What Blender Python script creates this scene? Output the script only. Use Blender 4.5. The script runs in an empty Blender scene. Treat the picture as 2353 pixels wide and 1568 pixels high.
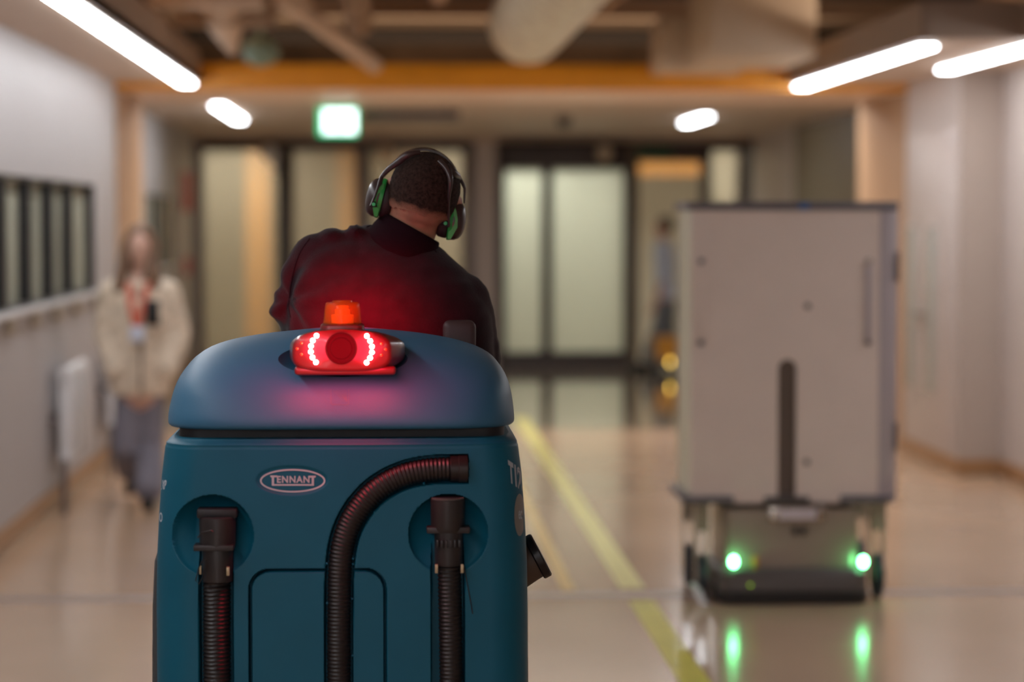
import bpy, bmesh, math, random
from mathutils import Vector, Matrix, Quaternion, noise
from mathutils.bvhtree import BVHTree
random.seed(7)
sc = bpy.context.scene
COL = sc.collection
PI = math.pi
# ------------------------------------------------------------------ camera
FPX = 5555.0
TH = math.atan(280/FPX); PHI = math.atan(282.5/FPX*math.cos(TH))
CAMZ = 1.65
cd = bpy.data.cameras.new('camera'); cam = bpy.data.objects.new('camera', cd); COL.objects.link(cam)
cam.location = (0, 0, CAMZ); cam.rotation_euler = (PI/2-TH, 0, -PHI)
cd.sensor_width = 36; cd.lens = FPX/2353*36; cd.clip_start = .05; cd.clip_end = 200
cd.dof.use_dof = True; cd.dof.focus_distance = 5.55; cd.dof.aperture_fstop = 1.6; cd.dof.aperture_blades = 0
sc.camera = cam
# ------------------------------------------------------------------ world, exposure
w = bpy.data.worlds.new('world'); sc.world = w; w.use_nodes = True
w.node_tree.nodes['Background'].inputs[0].default_value = (.75, .65, .55, 1)
w.node_tree.nodes['Background'].inputs[1].default_value = .3
sc.view_settings.view_transform = 'Standard'; sc.view_settings.look = 'None'
sc.view_settings.exposure = 0.55; sc.view_settings.gamma = 1.0; sc.view_settings.use_curve_mapping = False
LAMP_E = 15
# ------------------------------------------------------------------ geometry of the view (used only to read sizes off the photograph)
Fv = Vector((math.sin(PHI)*math.cos(TH), math.cos(PHI)*math.cos(TH), -math.sin(TH)))
Rv = Vector((math.cos(PHI), -math.sin(PHI), 0)); Uv = Rv.cross(Fv)
CAM = Vector((0, 0, CAMZ))
def ray(px, py): return Fv + Rv*((px-1176.5)/FPX) + Uv*((784-py)/FPX)
def P(px, py, d):
    r = ray(px, py); return CAM + r*(d/r.y)
def X(px, d, py=784): return P(px, py, d).x
def Z(py, d, px=1176): return P(px, py, d).z
# ------------------------------------------------------------------ materials
def lin(c): return tuple(((v/255)/12.92 if v/255 <= .04045 else ((v/255+.055)/1.055)**2.4) for v in c)
def mat(name, col, rough=.5, metal=0, coat=0, spec=.5, nz=0, nscale=8, bump=0, bscale=200, emis=None, es=0, trans=0, alpha=1, coatr=.08, sheen=0, stretch=None, rvar=0):
    m = bpy.data.materials.new(name); m.use_nodes = True; nt = m.node_tree; b = nt.nodes['Principled BSDF']
    c = lin(col) if max(col) > 1 else col
    b.inputs['Base Color'].default_value = (*c, 1); b.inputs['Roughness'].default_value = rough; b.inputs['Metallic'].default_value = metal
    b.inputs['Coat Weight'].default_value = coat; b.inputs['Coat Roughness'].default_value = coatr; b.inputs['Specular IOR Level'].default_value = spec
    b.inputs['Transmission Weight'].default_value = trans; b.inputs['Alpha'].default_value = alpha; b.inputs['Sheen Weight'].default_value = sheen
    if emis: b.inputs['Emission Color'].default_value = (*(lin(emis) if max(emis) > 1 else emis), 1); b.inputs['Emission Strength'].default_value = es
    tc = nt.nodes.new('ShaderNodeTexCoord'); mp = nt.nodes.new('ShaderNodeMapping'); nt.links.new(tc.outputs['Object'], mp.inputs[0])
    if stretch: mp.inputs['Scale'].default_value = stretch
    if nz or rvar:
        n = nt.nodes.new('ShaderNodeTexNoise'); n.inputs['Scale'].default_value = nscale; n.inputs['Detail'].default_value = 4; nt.links.new(mp.outputs[0], n.inputs['Vector'])
        if nz:
            r = nt.nodes.new('ShaderNodeValToRGB'); r.color_ramp.elements[0].position = .3; r.color_ramp.elements[1].position = .7
            r.color_ramp.elements[0].color = (*[v*(1-nz) for v in c], 1); r.color_ramp.elements[1].color = (*[min(1, v*(1+nz)) for v in c], 1)
            nt.links.new(n.outputs['Fac'], r.inputs[0]); nt.links.new(r.outputs[0], b.inputs['Base Color'])
        if rvar:
            mr = nt.nodes.new('ShaderNodeMapRange'); mr.inputs['To Min'].default_value = max(.02, rough-rvar); mr.inputs['To Max'].default_value = rough+rvar
            nt.links.new(n.outputs['Fac'], mr.inputs[0]); nt.links.new(mr.outputs[0], b.inputs['Roughness'])
    if bump:
        n2 = nt.nodes.new('ShaderNodeTexNoise'); n2.inputs['Scale'].default_value = bscale; n2.inputs['Detail'].default_value = 3; nt.links.new(mp.outputs[0], n2.inputs['Vector'])
        bp = nt.nodes.new('ShaderNodeBump'); bp.inputs['Strength'].default_value = bump; bp.inputs['Distance'].default_value = .004
        nt.links.new(n2.outputs['Fac'], bp.inputs['Height']); nt.links.new(bp.outputs[0], b.inputs['Normal'])
    return m
def emit(name, col, s):
    m = bpy.data.materials.new(name); m.use_nodes = True; nt = m.node_tree; nt.nodes.clear()
    e = nt.nodes.new('ShaderNodeEmission'); e.inputs[0].default_value = (*col, 1); e.inputs[1].default_value = s
    o = nt.nodes.new('ShaderNodeOutputMaterial'); nt.links.new(e.outputs[0], o.inputs[0]); return m
def frosted(name, col, trl=.55, clear=.3):
    m = bpy.data.materials.new(name); m.use_nodes = True; nt = m.node_tree; nt.nodes.clear(); N = nt.nodes.new; L = nt.links.new
    t = N('ShaderNodeBsdfTransparent'); t.inputs[0].default_value = (*col, 1)
    tl = N('ShaderNodeBsdfTranslucent'); tl.inputs[0].default_value = (*col, 1)
    df = N('ShaderNodeBsdfPrincipled'); df.inputs['Base Color'].default_value = (*col, 1); df.inputs['Roughness'].default_value = .15
    m1 = N('ShaderNodeMixShader'); m1.inputs[0].default_value = trl; L(df.outputs[0], m1.inputs[1]); L(tl.outputs[0], m1.inputs[2])
    m2 = N('ShaderNodeMixShader'); m2.inputs[0].default_value = clear; L(m1.outputs[0], m2.inputs[1]); L(t.outputs[0], m2.inputs[2])
    o = N('ShaderNodeOutputMaterial'); L(m2.outputs[0], o.inputs[0]); return m
M = {}
M['wall'] = mat('wall_paint', (.43, .405, .405), .5, nz=.03, nscale=1.5)
M['wallr'] = mat('right_wall_paint', (.50, .43, .40), .4, nz=.03, nscale=1.5)
M['soffit'] = mat('soffit_paint', (.60, .46, .36), .6, nz=.03, nscale=2)
M['fascia'] = mat('fascia_brown', (.30, .22, .17), .6)
M['slab'] = mat('plenum_brown', (.30, .20, .13), .9, nz=.35, nscale=2)
M['orange'] = mat('orange_panel', (.85, .34, .01), .45, nz=.05)
M['cream'] = mat('cream_jamb', (.90, .68, .55), .4)
M['jamb'] = mat('tan_jamb', (.44, .29, .185), .65, spec=.15)
M['wood'] = mat('brown_base_rail', (.36, .19, .085), .35, nz=.1, nscale=6)
M['cove'] = mat('cove_vinyl', (.50, .37, .26), .25)
M['floor'] = mat('polished_vinyl_floor', (.56, .385, .26), .2, spec=.5, nz=.06, nscale=.9, rvar=.05, bump=.02, bscale=30, coat=.35, coatr=.12)
M['floor2'] = mat('shiny_floor_by_the_doors', (.40, .33, .23), .1, spec=.8, nz=.05, nscale=.9, coat=1, coatr=.05)
M['darkframe'] = mat('dark_door_frame', (.035, .022, .02), .4)
M['greyframe'] = mat('grey_post', (.16, .13, .125), .4)
M['black'] = mat('black_frame', (.012, .012, .013), .4)
M['white'] = mat('white_enamel', (.75, .75, .77), .3)
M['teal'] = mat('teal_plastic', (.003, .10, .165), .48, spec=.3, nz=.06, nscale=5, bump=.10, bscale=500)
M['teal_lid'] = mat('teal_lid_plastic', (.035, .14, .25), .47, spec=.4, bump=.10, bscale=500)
M['rubber'] = mat('black_rubber', (.014, .010, .010), .38, spec=.5)
M['gap'] = mat('dark_gasket', (.008, .007, .009), .5)
M['plast'] = mat('black_plastic', (.022, .017, .017), .42, nz=.1)
M['gplast'] = mat('grey_plastic', (.05, .05, .052), .45)
M['print'] = mat('pale_print', (.46, .50, .55), .6, spec=.2)
M['print2'] = mat('faded_print', (.22, .21, .19), .5)
M['clip'] = mat('brass_clip', (.45, .36, .22), .4, metal=.4)
M['redhouse'] = mat('dark_red_lamp_housing', (.10, .006, .010), .28, coat=.3)
M['lens'] = mat('speaker_dark', (.035, .004, .006), .7, spec=.05)
M['led'] = emit('red_led', (1, .50, .38), 60)
M['led_off'] = mat('amber_lens', (.5, .10, .02), .2)
M['amber'] = frosted('amber_plastic', (.9, .36, .06), .25, .80)
for n_ in M['amber'].node_tree.nodes:
    if n_.type == 'BSDF_TRANSPARENT': n_.inputs[0].default_value = (1, .64, .34, 1)
M['amber_in'] = mat('amber_core', (.9, .40, .08), .3, emis=(1, .33, .04), es=.12)  # faint emission keeps the unlit core orange against the red light
M['shirt'] = mat('dark_maroon_cloth', (.020, .005, .009), .9, nz=.2, nscale=30, bump=.35, bscale=260, sheen=.1, spec=.2)
M['collar'] = mat('dark_collar_knit', (.013, .004, .007), .95, spec=.1, bump=.4, bscale=400)
M['skin'] = mat('tan_skin', (.42, .20, .13), .55, nz=.12, nscale=30, bump=.15, bscale=150)
M['stubble'] = mat('cropped_hair', (.035, .019, .014), .9, nz=.6, nscale=130, bump=1.0, bscale=420, spec=.2)
M['fair'] = mat('fair_skin', (.60, .36, .28), .5)
M['hairb'] = mat('brown_hair', (.17, .095, .055), .6, nz=.3, nscale=40)
M['green'] = mat('bright_green_plastic', (.02, .38, .07), .4)
M['cup'] = mat('dark_cup_shell', (.05, .035, .033), .3)
M['foam'] = mat('black_foam', (.02, .014, .015), .6)
M['coat'] = mat('beige_fleece', (.72, .60, .47), .95, nz=.22, nscale=22, bump=1.0, bscale=60, sheen=.4)
M['jean'] = mat('grey_blue_denim', (.20, .19, .235), .8, nz=.1)
M['shoe'] = mat('black_shoe', (.01, .008, .008), .5)
M['lany'] = mat('orange_red_ribbon', (.62, .12, .07), .6)
M['badge'] = mat('white_badge', (.62, .66, .78), .4)
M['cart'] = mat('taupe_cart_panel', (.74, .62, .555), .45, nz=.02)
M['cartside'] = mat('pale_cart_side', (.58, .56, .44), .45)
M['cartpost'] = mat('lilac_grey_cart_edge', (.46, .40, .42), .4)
M['cartrim'] = mat('dark_grey_cart_rim', (.14, .125, .14), .4)
M['steel'] = mat('brushed_steel', (.40, .34, .29), .22, metal=.85)
M['agv'] = mat('taupe_robot_shell', (.33, .26, .21), .3, metal=.3)
M['agvband'] = mat('grey_bumper', (.10, .085, .08), .4)
M['tyre'] = mat('dark_blue_tyre', (.014, .02, .035), .5)
M['gled'] = emit('green_led', (.16, 1, .34), 24)
M['gled2'] = emit('lime_led', (.42, .75, 0), 1.3)
M['aled'] = emit('amber_led', (1, .62, .10), 5)
M['exitg'] = emit('exit_green', (.0, .42, .16), 1.3)
M['exitw'] = emit('exit_white', (.75, 1, .92), 2.6)
M['lamp'] = emit('led_strip', (.93, .96, 1.0), LAMP_E)
M['lampb'] = emit('bright_panel', (1, .96, .86), 12)
M['lamp_body'] = mat('lamp_body', (.45, .42, .4), .4)
M['foil'] = mat('mottled_duct_wrap', (.88, .76, .60), .4, metal=.15, nz=.35, nscale=16, bump=1, bscale=30)
M['duct'] = mat('pale_duct', (.60, .44, .32), .6, nz=.12)
M['boxp'] = mat('beige_unit_casing', (.62, .50, .37), .5)
M['yel'] = mat('yellow_green_tape', (.66, .60, .07), .4, nz=.1, nscale=3, coat=.3)
M['yel2'] = mat('orange_yellow_tape', (.72, .50, .15), .4, nz=.1, coat=.3)
M['fgl'] = frosted('frosted_door_glass', (.76, .79, .72))
M['fgl2'] = frosted('clear_door_glass', (.80, .76, .66), .4, .72)
M['wingl'] = mat('green_tinted_glass', (.58, .58, .46), .12, nz=.15, nscale=1.5)
M['redsign'] = mat('red_sign', (.50, .05, .06), .5)
M['green_dk'] = mat('dark_green_sign', (.02, .06, .03), .5)
M['dsign'] = mat('dark_hanging_sign', (.05, .04, .045), .5)
M['blue'] = mat('blue_tag', (.05, .12, .30), .5)
M['bluetop'] = mat('pale_blue_shirt', (.60, .68, .85), .8)
M['slate'] = mat('slate_trousers', (.16, .18, .21), .8)
M['grille'] = mat('grey_glass_strip', (.42, .42, .39), .25)
M['label'] = mat('pale_label', (.62, .55, .60), .4)
M['teal_d'] = mat('teal_dim', (.20, .27, .2), .5)
M['backw'] = mat('back_room_wall', (.72, .68, .56), .6)
M['backf'] = mat('back_room_floor', (.45, .40, .34), .3)
M['bin'] = mat('orange_bin_plastic', (.65, .30, .04), .4)
# ------------------------------------------------------------------ mesh helpers
class MB:
    def __init__(s): s.b = bmesh.new()
    def box(s, x0, x1, y0, y1, z0, z1, bev=0, rot=None, seg=2):
        vs = bmesh.ops.create_cube(s.b, size=1)['verts']
        c = Vector(((x0+x1)/2, (y0+y1)/2, (z0+z1)/2))
        for v in vs: v.co = Vector((v.co.x*(x1-x0), v.co.y*(y1-y0), v.co.z*(z1-z0)))
        if bev:
            es = list({e for v in vs for e in v.link_edges})
            r = bmesh.ops.bevel(s.b, geom=es, offset=bev, segments=seg, affect='EDGES', profile=.5)
            vs = list({v for f in r['faces'] for v in f.verts} | {v for v in vs if v.is_valid})
        for v in vs:
            if rot: v.co = rot @ v.co
            v.co += c
        return s
    def ell(s, c, r, rot=None, u=24, v=16):
        vs = bmesh.ops.create_uvsphere(s.b, u_segments=u, v_segments=v, radius=1)['verts']
        for q in vs:
            q.co = Vector((q.co.x*r[0], q.co.y*r[1], q.co.z*r[2]))
            if rot: q.co = rot @ q.co
            q.co += Vector(c)
        return s
    def tube(s, pts, rads, n=16, sx=1.0, cap=True, up=None, closed=False):
        pts = [Vector(p) for p in pts]
        if not hasattr(rads, '__len__'): rads = [rads]*len(pts)
        rings = []; prev = None
        for i, p in enumerate(pts):
            a = pts[i-1] if i > 0 else (pts[-1] if closed else p); c = pts[i+1] if i < len(pts)-1 else (pts[0] if closed else p)
            t = (c-a).normalized()
            if prev is None:
                ref = Vector(up) if up else (Vector((0, 0, 1)) if abs(t.z) < .9 else Vector((1, 0, 0)))
                nrm = (ref - t*ref.dot(t)).normalized()
            else: nrm = (prev - t*prev.dot(t)).normalized()
            prev = nrm; bn = t.cross(nrm); r = rads[i]
            rings.append([s.b.verts.new(p + nrm*math.cos(2*PI*k/n)*r + bn*math.sin(2*PI*k/n)*r*sx) for k in range(n)])
        R = rings + ([rings[0]] if closed else [])
        for A, B in zip(R, R[1:]):
            for k in range(n): s.b.faces.new((A[k], A[(k+1) % n], B[(k+1) % n], B[k]))
        if cap and not closed:
            s.b.faces.new(rings[0][::-1]); s.b.faces.new(rings[-1])
        return s
    def cap(s, p0, p1, r0, r1, n=16):          # capsule
        p0 = Vector(p0); p1 = Vector(p1); d = (p1-p0).normalized(); pts = []; rs = []
        for k in range(1, 6): a = k/5*PI/2; pts.append(p0 - d*r0*math.cos(a)); rs.append(max(r0*math.sin(a), 1e-4))
        for k in range(0, 5): a = k/5*PI/2; pts.append(p1 + d*r1*math.sin(a)); rs.append(max(r1*math.cos(a), 1e-4))
        return s.tube(pts, rs, n)
    def lathe(s, prof, c, axis='Z', n=32, rot=None):
        c = Vector(c); rings = []
        for r, h in prof:
            ring = []
            for k in range(n):
                a = 2*PI*k/n
                v = {'Z': Vector((r*math.cos(a), r*math.sin(a), h)), 'Y': Vector((r*math.cos(a), h, r*math.sin(a))), 'X': Vector((h, r*math.cos(a), r*math.sin(a)))}[axis]
                if rot: v = rot @ v
                ring.append(s.b.verts.new(c+v))
            rings.append(ring)
        for A, B in zip(rings, rings[1:]):
            for k in range(n): s.b.faces.new((A[k], A[(k+1) % n], B[(k+1) % n], B[k]))
        s.b.faces.new(rings[0][::-1]); s.b.faces.new(rings[-1]); return s
    def loft(s, rings, cap=True):
        R = [[s.b.verts.new(p) for p in r] for r in rings]; n = len(R[0])
        for A, B in zip(R, R[1:]):
            for k in range(n): s.b.faces.new((A[k], A[(k+1) % n], B[(k+1) % n], B[k]))
        if cap: s.b.faces.new(R[0][::-1]); s.b.faces.new(R[-1])
        return s
    def prism(s, pts, y0, y1):                  # outline in x,z extruded along y
        return s.loft([[Vector((p[0], y0, p[1])) for p in pts], [Vector((p[0], y1, p[1])) for p in pts]])
    def grid(s, rows, closeu=False):
        R = [[s.b.verts.new(p) for p in r] for r in rows]; n = len(R[0])
        for A, B in zip(R, R[1:]):
            for k in range(n if closeu else n-1): s.b.faces.new((A[k], A[(k+1) % n], B[(k+1) % n], B[k]))
        return s
    def done(s, name, m, parent=None, smooth=True, label=None, cat=None, group=None, kind=None, ang=40):
        bmesh.ops.recalc_face_normals(s.b, faces=s.b.faces)
        me = bpy.data.meshes.new(name); s.b.to_mesh(me); s.b.free()
        return link(name, me, m, parent, smooth, label, cat, group, kind, ang)
def link(name, me, m, parent=None, smooth=True, label=None, cat=None, group=None, kind=None, ang=40):
    me.materials.clear()
    for q in (m if isinstance(m, (list, tuple)) else [m]): me.materials.append(M[q] if isinstance(q, str) else q)
    o = bpy.data.objects.new(name, me); COL.objects.link(o)
    if smooth:
        me.shade_smooth()
        if ang < 180: me.set_sharp_from_angle(angle=math.radians(ang))
    if parent:
        o.parent = parent; off = Vector((0, 0, 0)); p = parent
        while p: off += p.location; p = p.parent
        me.transform(Matrix.Translation(-off))
    else:                                      # origin at the base centre of a top-level mesh
        xs = [v.co for v in me.vertices]; c = Vector(((min(v.x for v in xs)+max(v.x for v in xs))/2, (min(v.y for v in xs)+max(v.y for v in xs))/2, min(v.z for v in xs)))
        me.transform(Matrix.Translation(-c)); o.location = c
    tag(o, label, cat, group, kind); return o
def tag(o, label=None, cat=None, group=None, kind=None):
    for k, v in (('label', label), ('category', cat), ('group', group), ('kind', kind)):
        if v: o[k] = v
def thing(name, loc, label=None, cat=None, group=None, kind=None):
    o = bpy.data.objects.new(name, None); COL.objects.link(o); o.location = loc; o.empty_display_size = .1
    tag(o, label, cat, group, kind); return o
def dup(root, loc, label=None, group=None):
    r = root.copy(); COL.objects.link(r); r.location = loc
    if label: r['label'] = label
    if group: r['group'] = group
    for ch in list(root.children):
        c = ch.copy(); COL.objects.link(c); c.parent = r
        for g in ch.children: d = g.copy(); COL.objects.link(d); d.parent = c
    return r
def evalmesh(o):
    dg = bpy.context.evaluated_depsgraph_get(); me = bpy.data.meshes.new_from_object(o.evaluated_get(dg)); return me
def organic(mb, name, m, parent, vox=.012, it=6, disp=None, **k):
    me = bpy.data.meshes.new('t'); mb.b.to_mesh(me); mb.b.free(); o = bpy.data.objects.new('t', me); COL.objects.link(o)
    r = o.modifiers.new('r', 'REMESH'); r.mode = 'VOXEL'; r.voxel_size = vox
    s = o.modifiers.new('s', 'SMOOTH'); s.iterations = it; s.factor = .5
    me2 = evalmesh(o); bpy.data.objects.remove(o)
    if disp: 
        ns = [v.normal.copy() for v in me2.vertices]
        for v, n in zip(me2.vertices, ns): v.co += n*disp(v.co)
    return link(name, me2, m, parent, ang=180, **k)
def boolean(o, cutter, op='DIFFERENCE'):
    b = o.modifiers.new('b', 'BOOLEAN'); b.operation = op; b.object = cutter; b.solver = 'EXACT'
    bpy.context.view_layer.update(); me = evalmesh(o); o.modifiers.clear(); o.data = me; bpy.data.objects.remove(cutter)
    me.shade_smooth(); me.set_sharp_from_angle(angle=math.radians(40))
def sbox(name, b, m, kind='structure', bev=0, parent=None, **k):
    return MB().box(*b, bev=bev).done(name, m, parent, smooth=bool(bev), kind=kind if not parent else None, **k)
def lerp(a, b, t): return a+(b-a)*t
def interp(tab, x):
    if x <= tab[0][0]: return tab[0][1]
    for (a, va), (b, vb) in zip(tab, tab[1:]):
        if x <= b: return lerp(va, vb, (x-a)/(b-a))
    return tab[-1][1]
def cinterp(tab, x):                            # smooth (Catmull-Rom / Hermite) interpolation
    n = len(tab)
    if x <= tab[0][0]: return tab[0][1]
    if x >= tab[-1][0]: return tab[-1][1]
    for i in range(n-1):
        if x <= tab[i+1][0]:
            x0, y0 = tab[i]; x1, y1 = tab[i+1]; h = x1-x0; t = (x-x0)/h
            m0 = (y1-tab[max(i-1, 0)][1])/(x1-tab[max(i-1, 0)][0]); m1 = (tab[min(i+2, n-1)][1]-y0)/(tab[min(i+2, n-1)][0]-x0)
            return (2*t**3-3*t*t+1)*y0+(t**3-2*t*t+t)*h*m0+(-2*t**3+3*t*t)*y1+(t**3-t*t)*h*m1
def sm(a, b, x):
    t = max(0, min(1, (x-a)/(b-a))); return t*t*(3-2*t)
# ================================================================== SETTING
H = 2.6; XL = -1.90; XR = 3.66; XR2 = 3.93; YB = -8; Y1 = 17.0; Y2 = 18.7; YD = 27.0; XL2 = -2.16; XR3 = 4.06
sbox('floor', (-4, 7, YB, 18.9, -.1, 0), 'floor')
sbox('floor_inner_hall', (-4, 7, 18.9, 40, -.1, .001), 'floor2')
# left wall with the long window opening
WZ0, WZ1 = 1.19, 1.875; WY0, WY1 = 5.2, 15.75
MB().box(XL-.25, XL, YB, 18.0, .135, WZ0).box(XL-.25, XL, YB, 18.0, WZ1, H+.1).box(XL-.25, XL, YB, WY0, WZ0, WZ1).box(XL-.25, XL, WY1, 18.0, WZ0, WZ1).done('wall_left', 'wall', smooth=False, kind='structure')
V0, V1 = 21.6, 24.4
MB().box(XL2-.25, XL2, 18.0, YD, 0, WZ0).box(XL2-.25, XL2, 18.0, YD, WZ1, H+.1).box(XL2-.25, XL2, 18.0, V0, WZ0, WZ1).box(XL2-.25, XL2, V1, YD, WZ0, WZ1).done('wall_left_inner_hall', 'wall', smooth=False, kind='structure')
# right wall, stepped
sbox('wall_right', (XR, XR+.9, 15.4, 18.0, .1, H+.1), 'wallr')
sbox('wall_right_near', (XR2, XR2+.3, YB, 15.4, .1, H+.1), 'wallr')
MB().box(XR, XR+.3, 15.35, 15.4, .1, H+.1).done('wall_right_return', mat('shaded_wall_return', (.42, .34, .29), .5), smooth=False, kind='structure')  # shade of the return put into a darker copy of the wall colour
sbox('wall_right_inner_hall', (XR3, XR3+.3, 18.0, YD, 0, H+.1), 'wallr')
MB().box(XR3-.02, XR3, 20.3, 24.0, 0, 2.58).done('wall_right_dark_panel', mat('olive_brown_panel', (.17, .13, .08), .5), smooth=False, kind='structure')
# base rails over a light cove
def base(name, x, y0, y1, s, z0=.045, z1=.135):
    a, b = sorted((x, x+s*.022)); c, d = sorted((x, x+s*.008))
    MB().box(a, b, y0, y1, z0, z1, bev=.004).done(name, 'wood', kind='structure')
    MB().box(c, d, y0, y1, 0, z0).done('trim_cove', 'cove', smooth=False, kind='structure')
base('baseboard_left', XL, YB, 17.0, 1)
sbox('trim_left_backing', (XL-.2, XL, YB, 18, 0, .136), 'wall')
base('baseboard_right', XR, 15.35, 17.0, -1, .012, .105)
base('baseboard_right_near', XR2, YB, 15.35, -1, .012, .105)
MB().box(XR-.02, XR2, 15.325, 15.349, .012, .105).done('baseboard_right_return', 'wood', smooth=False, kind='structure')
base('baseboard_left_inner_hall', XL2, 18.8, YD, 1)
# ceiling soffits
SL = -1.31; SR = 2.83
MB().box(XL-.2, SL, YB, Y1, H, H+.05).done('ceiling_soffit_left', 'soffit', smooth=False, kind='structure')
MB().box(SL-.03, SL, YB, Y1, H+.0, H+.22).done('trim_soffit_edge_left', 'fascia', smooth=False, kind='structure')
MB().box(SR, XR2+.3, 12.7, Y1, H, H+.05).box(3.36, XR2+.3, YB, 12.7, H, H+.05).done('ceiling_soffit_right', 'soffit', smooth=False, kind='structure')
MB().box(SR-.02, SR, 12.7, Y1, H, H+.2).box(3.34, 3.36, YB, 12.7, H, H+.2).box(SR, 3.36, 12.68, 12.70, H, H+.2).done('trim_soffit_edge_right', 'fascia', smooth=False, kind='structure')
sbox('ceiling_slab', (-4, 7, YB, 22, 3.55, 3.7), 'slab')
sbox('wall_plenum_left', (-2.4, -2.2, YB, 22, H+.1, 3.55), 'slab')
sbox('wall_plenum_right', (4.3, 4.5, YB, 22, H+.1, 3.55), 'slab')
sbox('ceiling_inner_hall', (-3, 5, Y2, YD+8, H, H+.1), 'soffit')
sbox('wall_back', (-4, 7, YB-.2, YB, 0, 3.6), 'wall')
# yellow portal
sbox('trim_portal_header', (XL2, XR3, Y1, Y1+.03, H-.045, 2.735), 'orange', bev=.004)
sbox('ceiling_portal_underside', (XL2, XR3, Y1+.03, Y2, H-.043, 2.73), 'cream')
sbox('trim_portal_jamb_left', (XL-.4, XL+.012, Y1+.01, Y2, 0, H-.045), 'jamb')
sbox('trim_portal_jamb_right', (XR-.012, XR+.5, Y1+.01, Y2, 0, H-.045), 'jamb')
sbox('wall_plenum_end', (-4, 7, 21.6, 21.7, 2.7, 3.6), 'slab')
# window strips on the left wall
def strip_window(n, x, y0, y1, ms, z0=WZ0, z1=WZ1, dp=.06):
    t = thing(f'window_{n}', (x, y0, z0), kind='structure')
    MB().box(x-dp, x-.0, y0, y1, z1-.008, z1).box(x-dp, x, y0, y1, z0, z0+.015).box(x-dp, x, y1-.03, y1, z0, z1).box(x-dp, x, y0, y0+.03, z0, z1).done('window_frame', 'black', t, smooth=False)
    e = [y0]+ms+[y1]
    for a, b in zip(e, e[1:]):
        MB().box(x-dp-.012, x-dp-.002, a+.02, b-.02, z0+.02, z1-.02).done('pane', 'wingl', t, smooth=False)
    for y in ms:
        MB().box(x-dp, x+.004, y-.05, y+.05, z0+.02, z1-.02).done('mullion', 'black', t, smooth=False)
    MB().box(x, x+.04, y0-.1, y1+.1, z0-.03, z0, bev=.004).done('window_sill', 'white', t)
    for y in ms+[y1-.05]:
        MB().box(x, x+.035, y-.05, y+.07, z0-.11, z0-.032, bev=.004).done('sill_block', mat('olive_block', (.40, .33, .24), .5) if 'olive_block' not in bpy.data.materials else bpy.data.materials['olive_block'], t)  # olive block under the sill, below each mullion
strip_window(1, XL, WY0, WY1, [WY0+.85*k+.1 for k in range(1, 12)])
strip_window(2, XL2, V0, V1, [22.25, 22.9, 23.6], 1.2, 1.9, .022)
# ------------------------------------------------------------------ end wall with the doors (plane y = YD)
def dx(px): return X(px, YD, 600)
def dz(py): return max(0, Z(py, YD))
ZT = 2.5
sbox('wall_end_bulkhead', (XL2-.2, XR3+.2, YD-.05, YD+.1, ZT-.03, H+.1), 'soffit')
fr = thing('door_1', (dx(800), YD, 0), kind='structure')
def fbar(name, a, b, y0, y1, m='darkframe', t=fr, dep=.08):
    MB().box(dx(a), dx(b), YD-dep, YD+.02, dz(y1), dz(y0), bev=.006).done(name, m, t)
def pane(a, b, y0, y1, m, t=fr): MB().box(dx(a), dx(b), YD-.03, YD-.018, dz(y1), dz(y0)).done('pane', m, t, smooth=False)
fbar('post', 428, 470, 325, 850, 'greyframe'); fbar('header_rail', 470, 1090, 325, 347); fbar('post', 638, 674, 347, 850)
fbar('post', 818, 852, 347, 850, 'greyframe'); fbar('post', 1062, 1090, 347, 850, 'greyframe')
fbar('bottom_rail', 470, 638, 812, 850, 'greyframe'); fbar('bottom_rail', 674, 818, 812, 850, 'greyframe'); fbar('bottom_rail', 852, 1062, 812, 850, 'greyframe')
pane(470, 638, 347, 812, 'fgl2'); pane(674, 818, 347, 812, 'fgl2'); pane(852, 1062, 347, 812, 'fgl2')
MB().box(dx(1090), dx(1140), YD-.06, YD+.05, 0, ZT).done('wall_end_pier', 'wallr', smooth=False, kind='structure')
f2 = thing('door_2', (dx(1290), YD, 0), kind='structure')
fbar('post', 1140, 1160, 325, 850, t=f2); fbar('header_box', 1160, 1440, 325, 388, t=f2, dep=.16); fbar('post', 1435, 1466, 325, 850, mat('brown_post', (.12, .09, .06), .4), t=f2)
def leaf(a, b, y0, y1, t):
    l = MB().box(dx(a), dx(a+12), YD-.09, YD-.04, dz(838), dz(y0)).box(dx(b-12), dx(b), YD-.09, YD-.04, dz(838), dz(y0)).box(dx(a+12), dx(b-12), YD-.09, YD-.04, dz(838), dz(y1)).done('sliding_leaf', 'darkframe', t, smooth=False)
    MB().box(dx(a+12), dx(b-12), YD-.07, YD-.06, dz(y1), dz(y0)).done('pane', 'fgl', l, smooth=False)
leaf(1147, 1256, 388, 808, f2); leaf(1256, 1444, 388, 808, f2)
fbar('threshold', 1160, 1440, 838, 850, 'greyframe', t=f2)
MB().lathe([(0.02, 0), (.07, 0), (.085, .03), (.02, .035)], (dx(1385), YD-.2, dz(352)), 'Y', 20).done('door_sensor', 'boxp', f2)
f3 = thing('door_3', (dx(1600), YD, 0), kind='structure')
fbar('header_rail', 1466, 1740, 325, 345, t=f3); fbar('post', 1608, 1632, 345, 850, t=f3); fbar('post', 1690, 1722, 345, 850, 'greyframe', t=f3)
pane(1632, 1690, 345, 812, 'fgl2', f3); pane(1722, 1800, 345, 812, 'fgl', f3); fbar('transom', 1466, 1608, 345, 372, t=f3)
MB().box(dx(1800), XR3+.05, YD-.06, YD+.05, 0, ZT).done('wall_end_right', 'wallr', smooth=False, kind='structure')
MB().box(XL2-.1, dx(430), YD-.06, YD+.05, 0, ZT).done('wall_end_left', 'wall', smooth=False, kind='structure')
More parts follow.
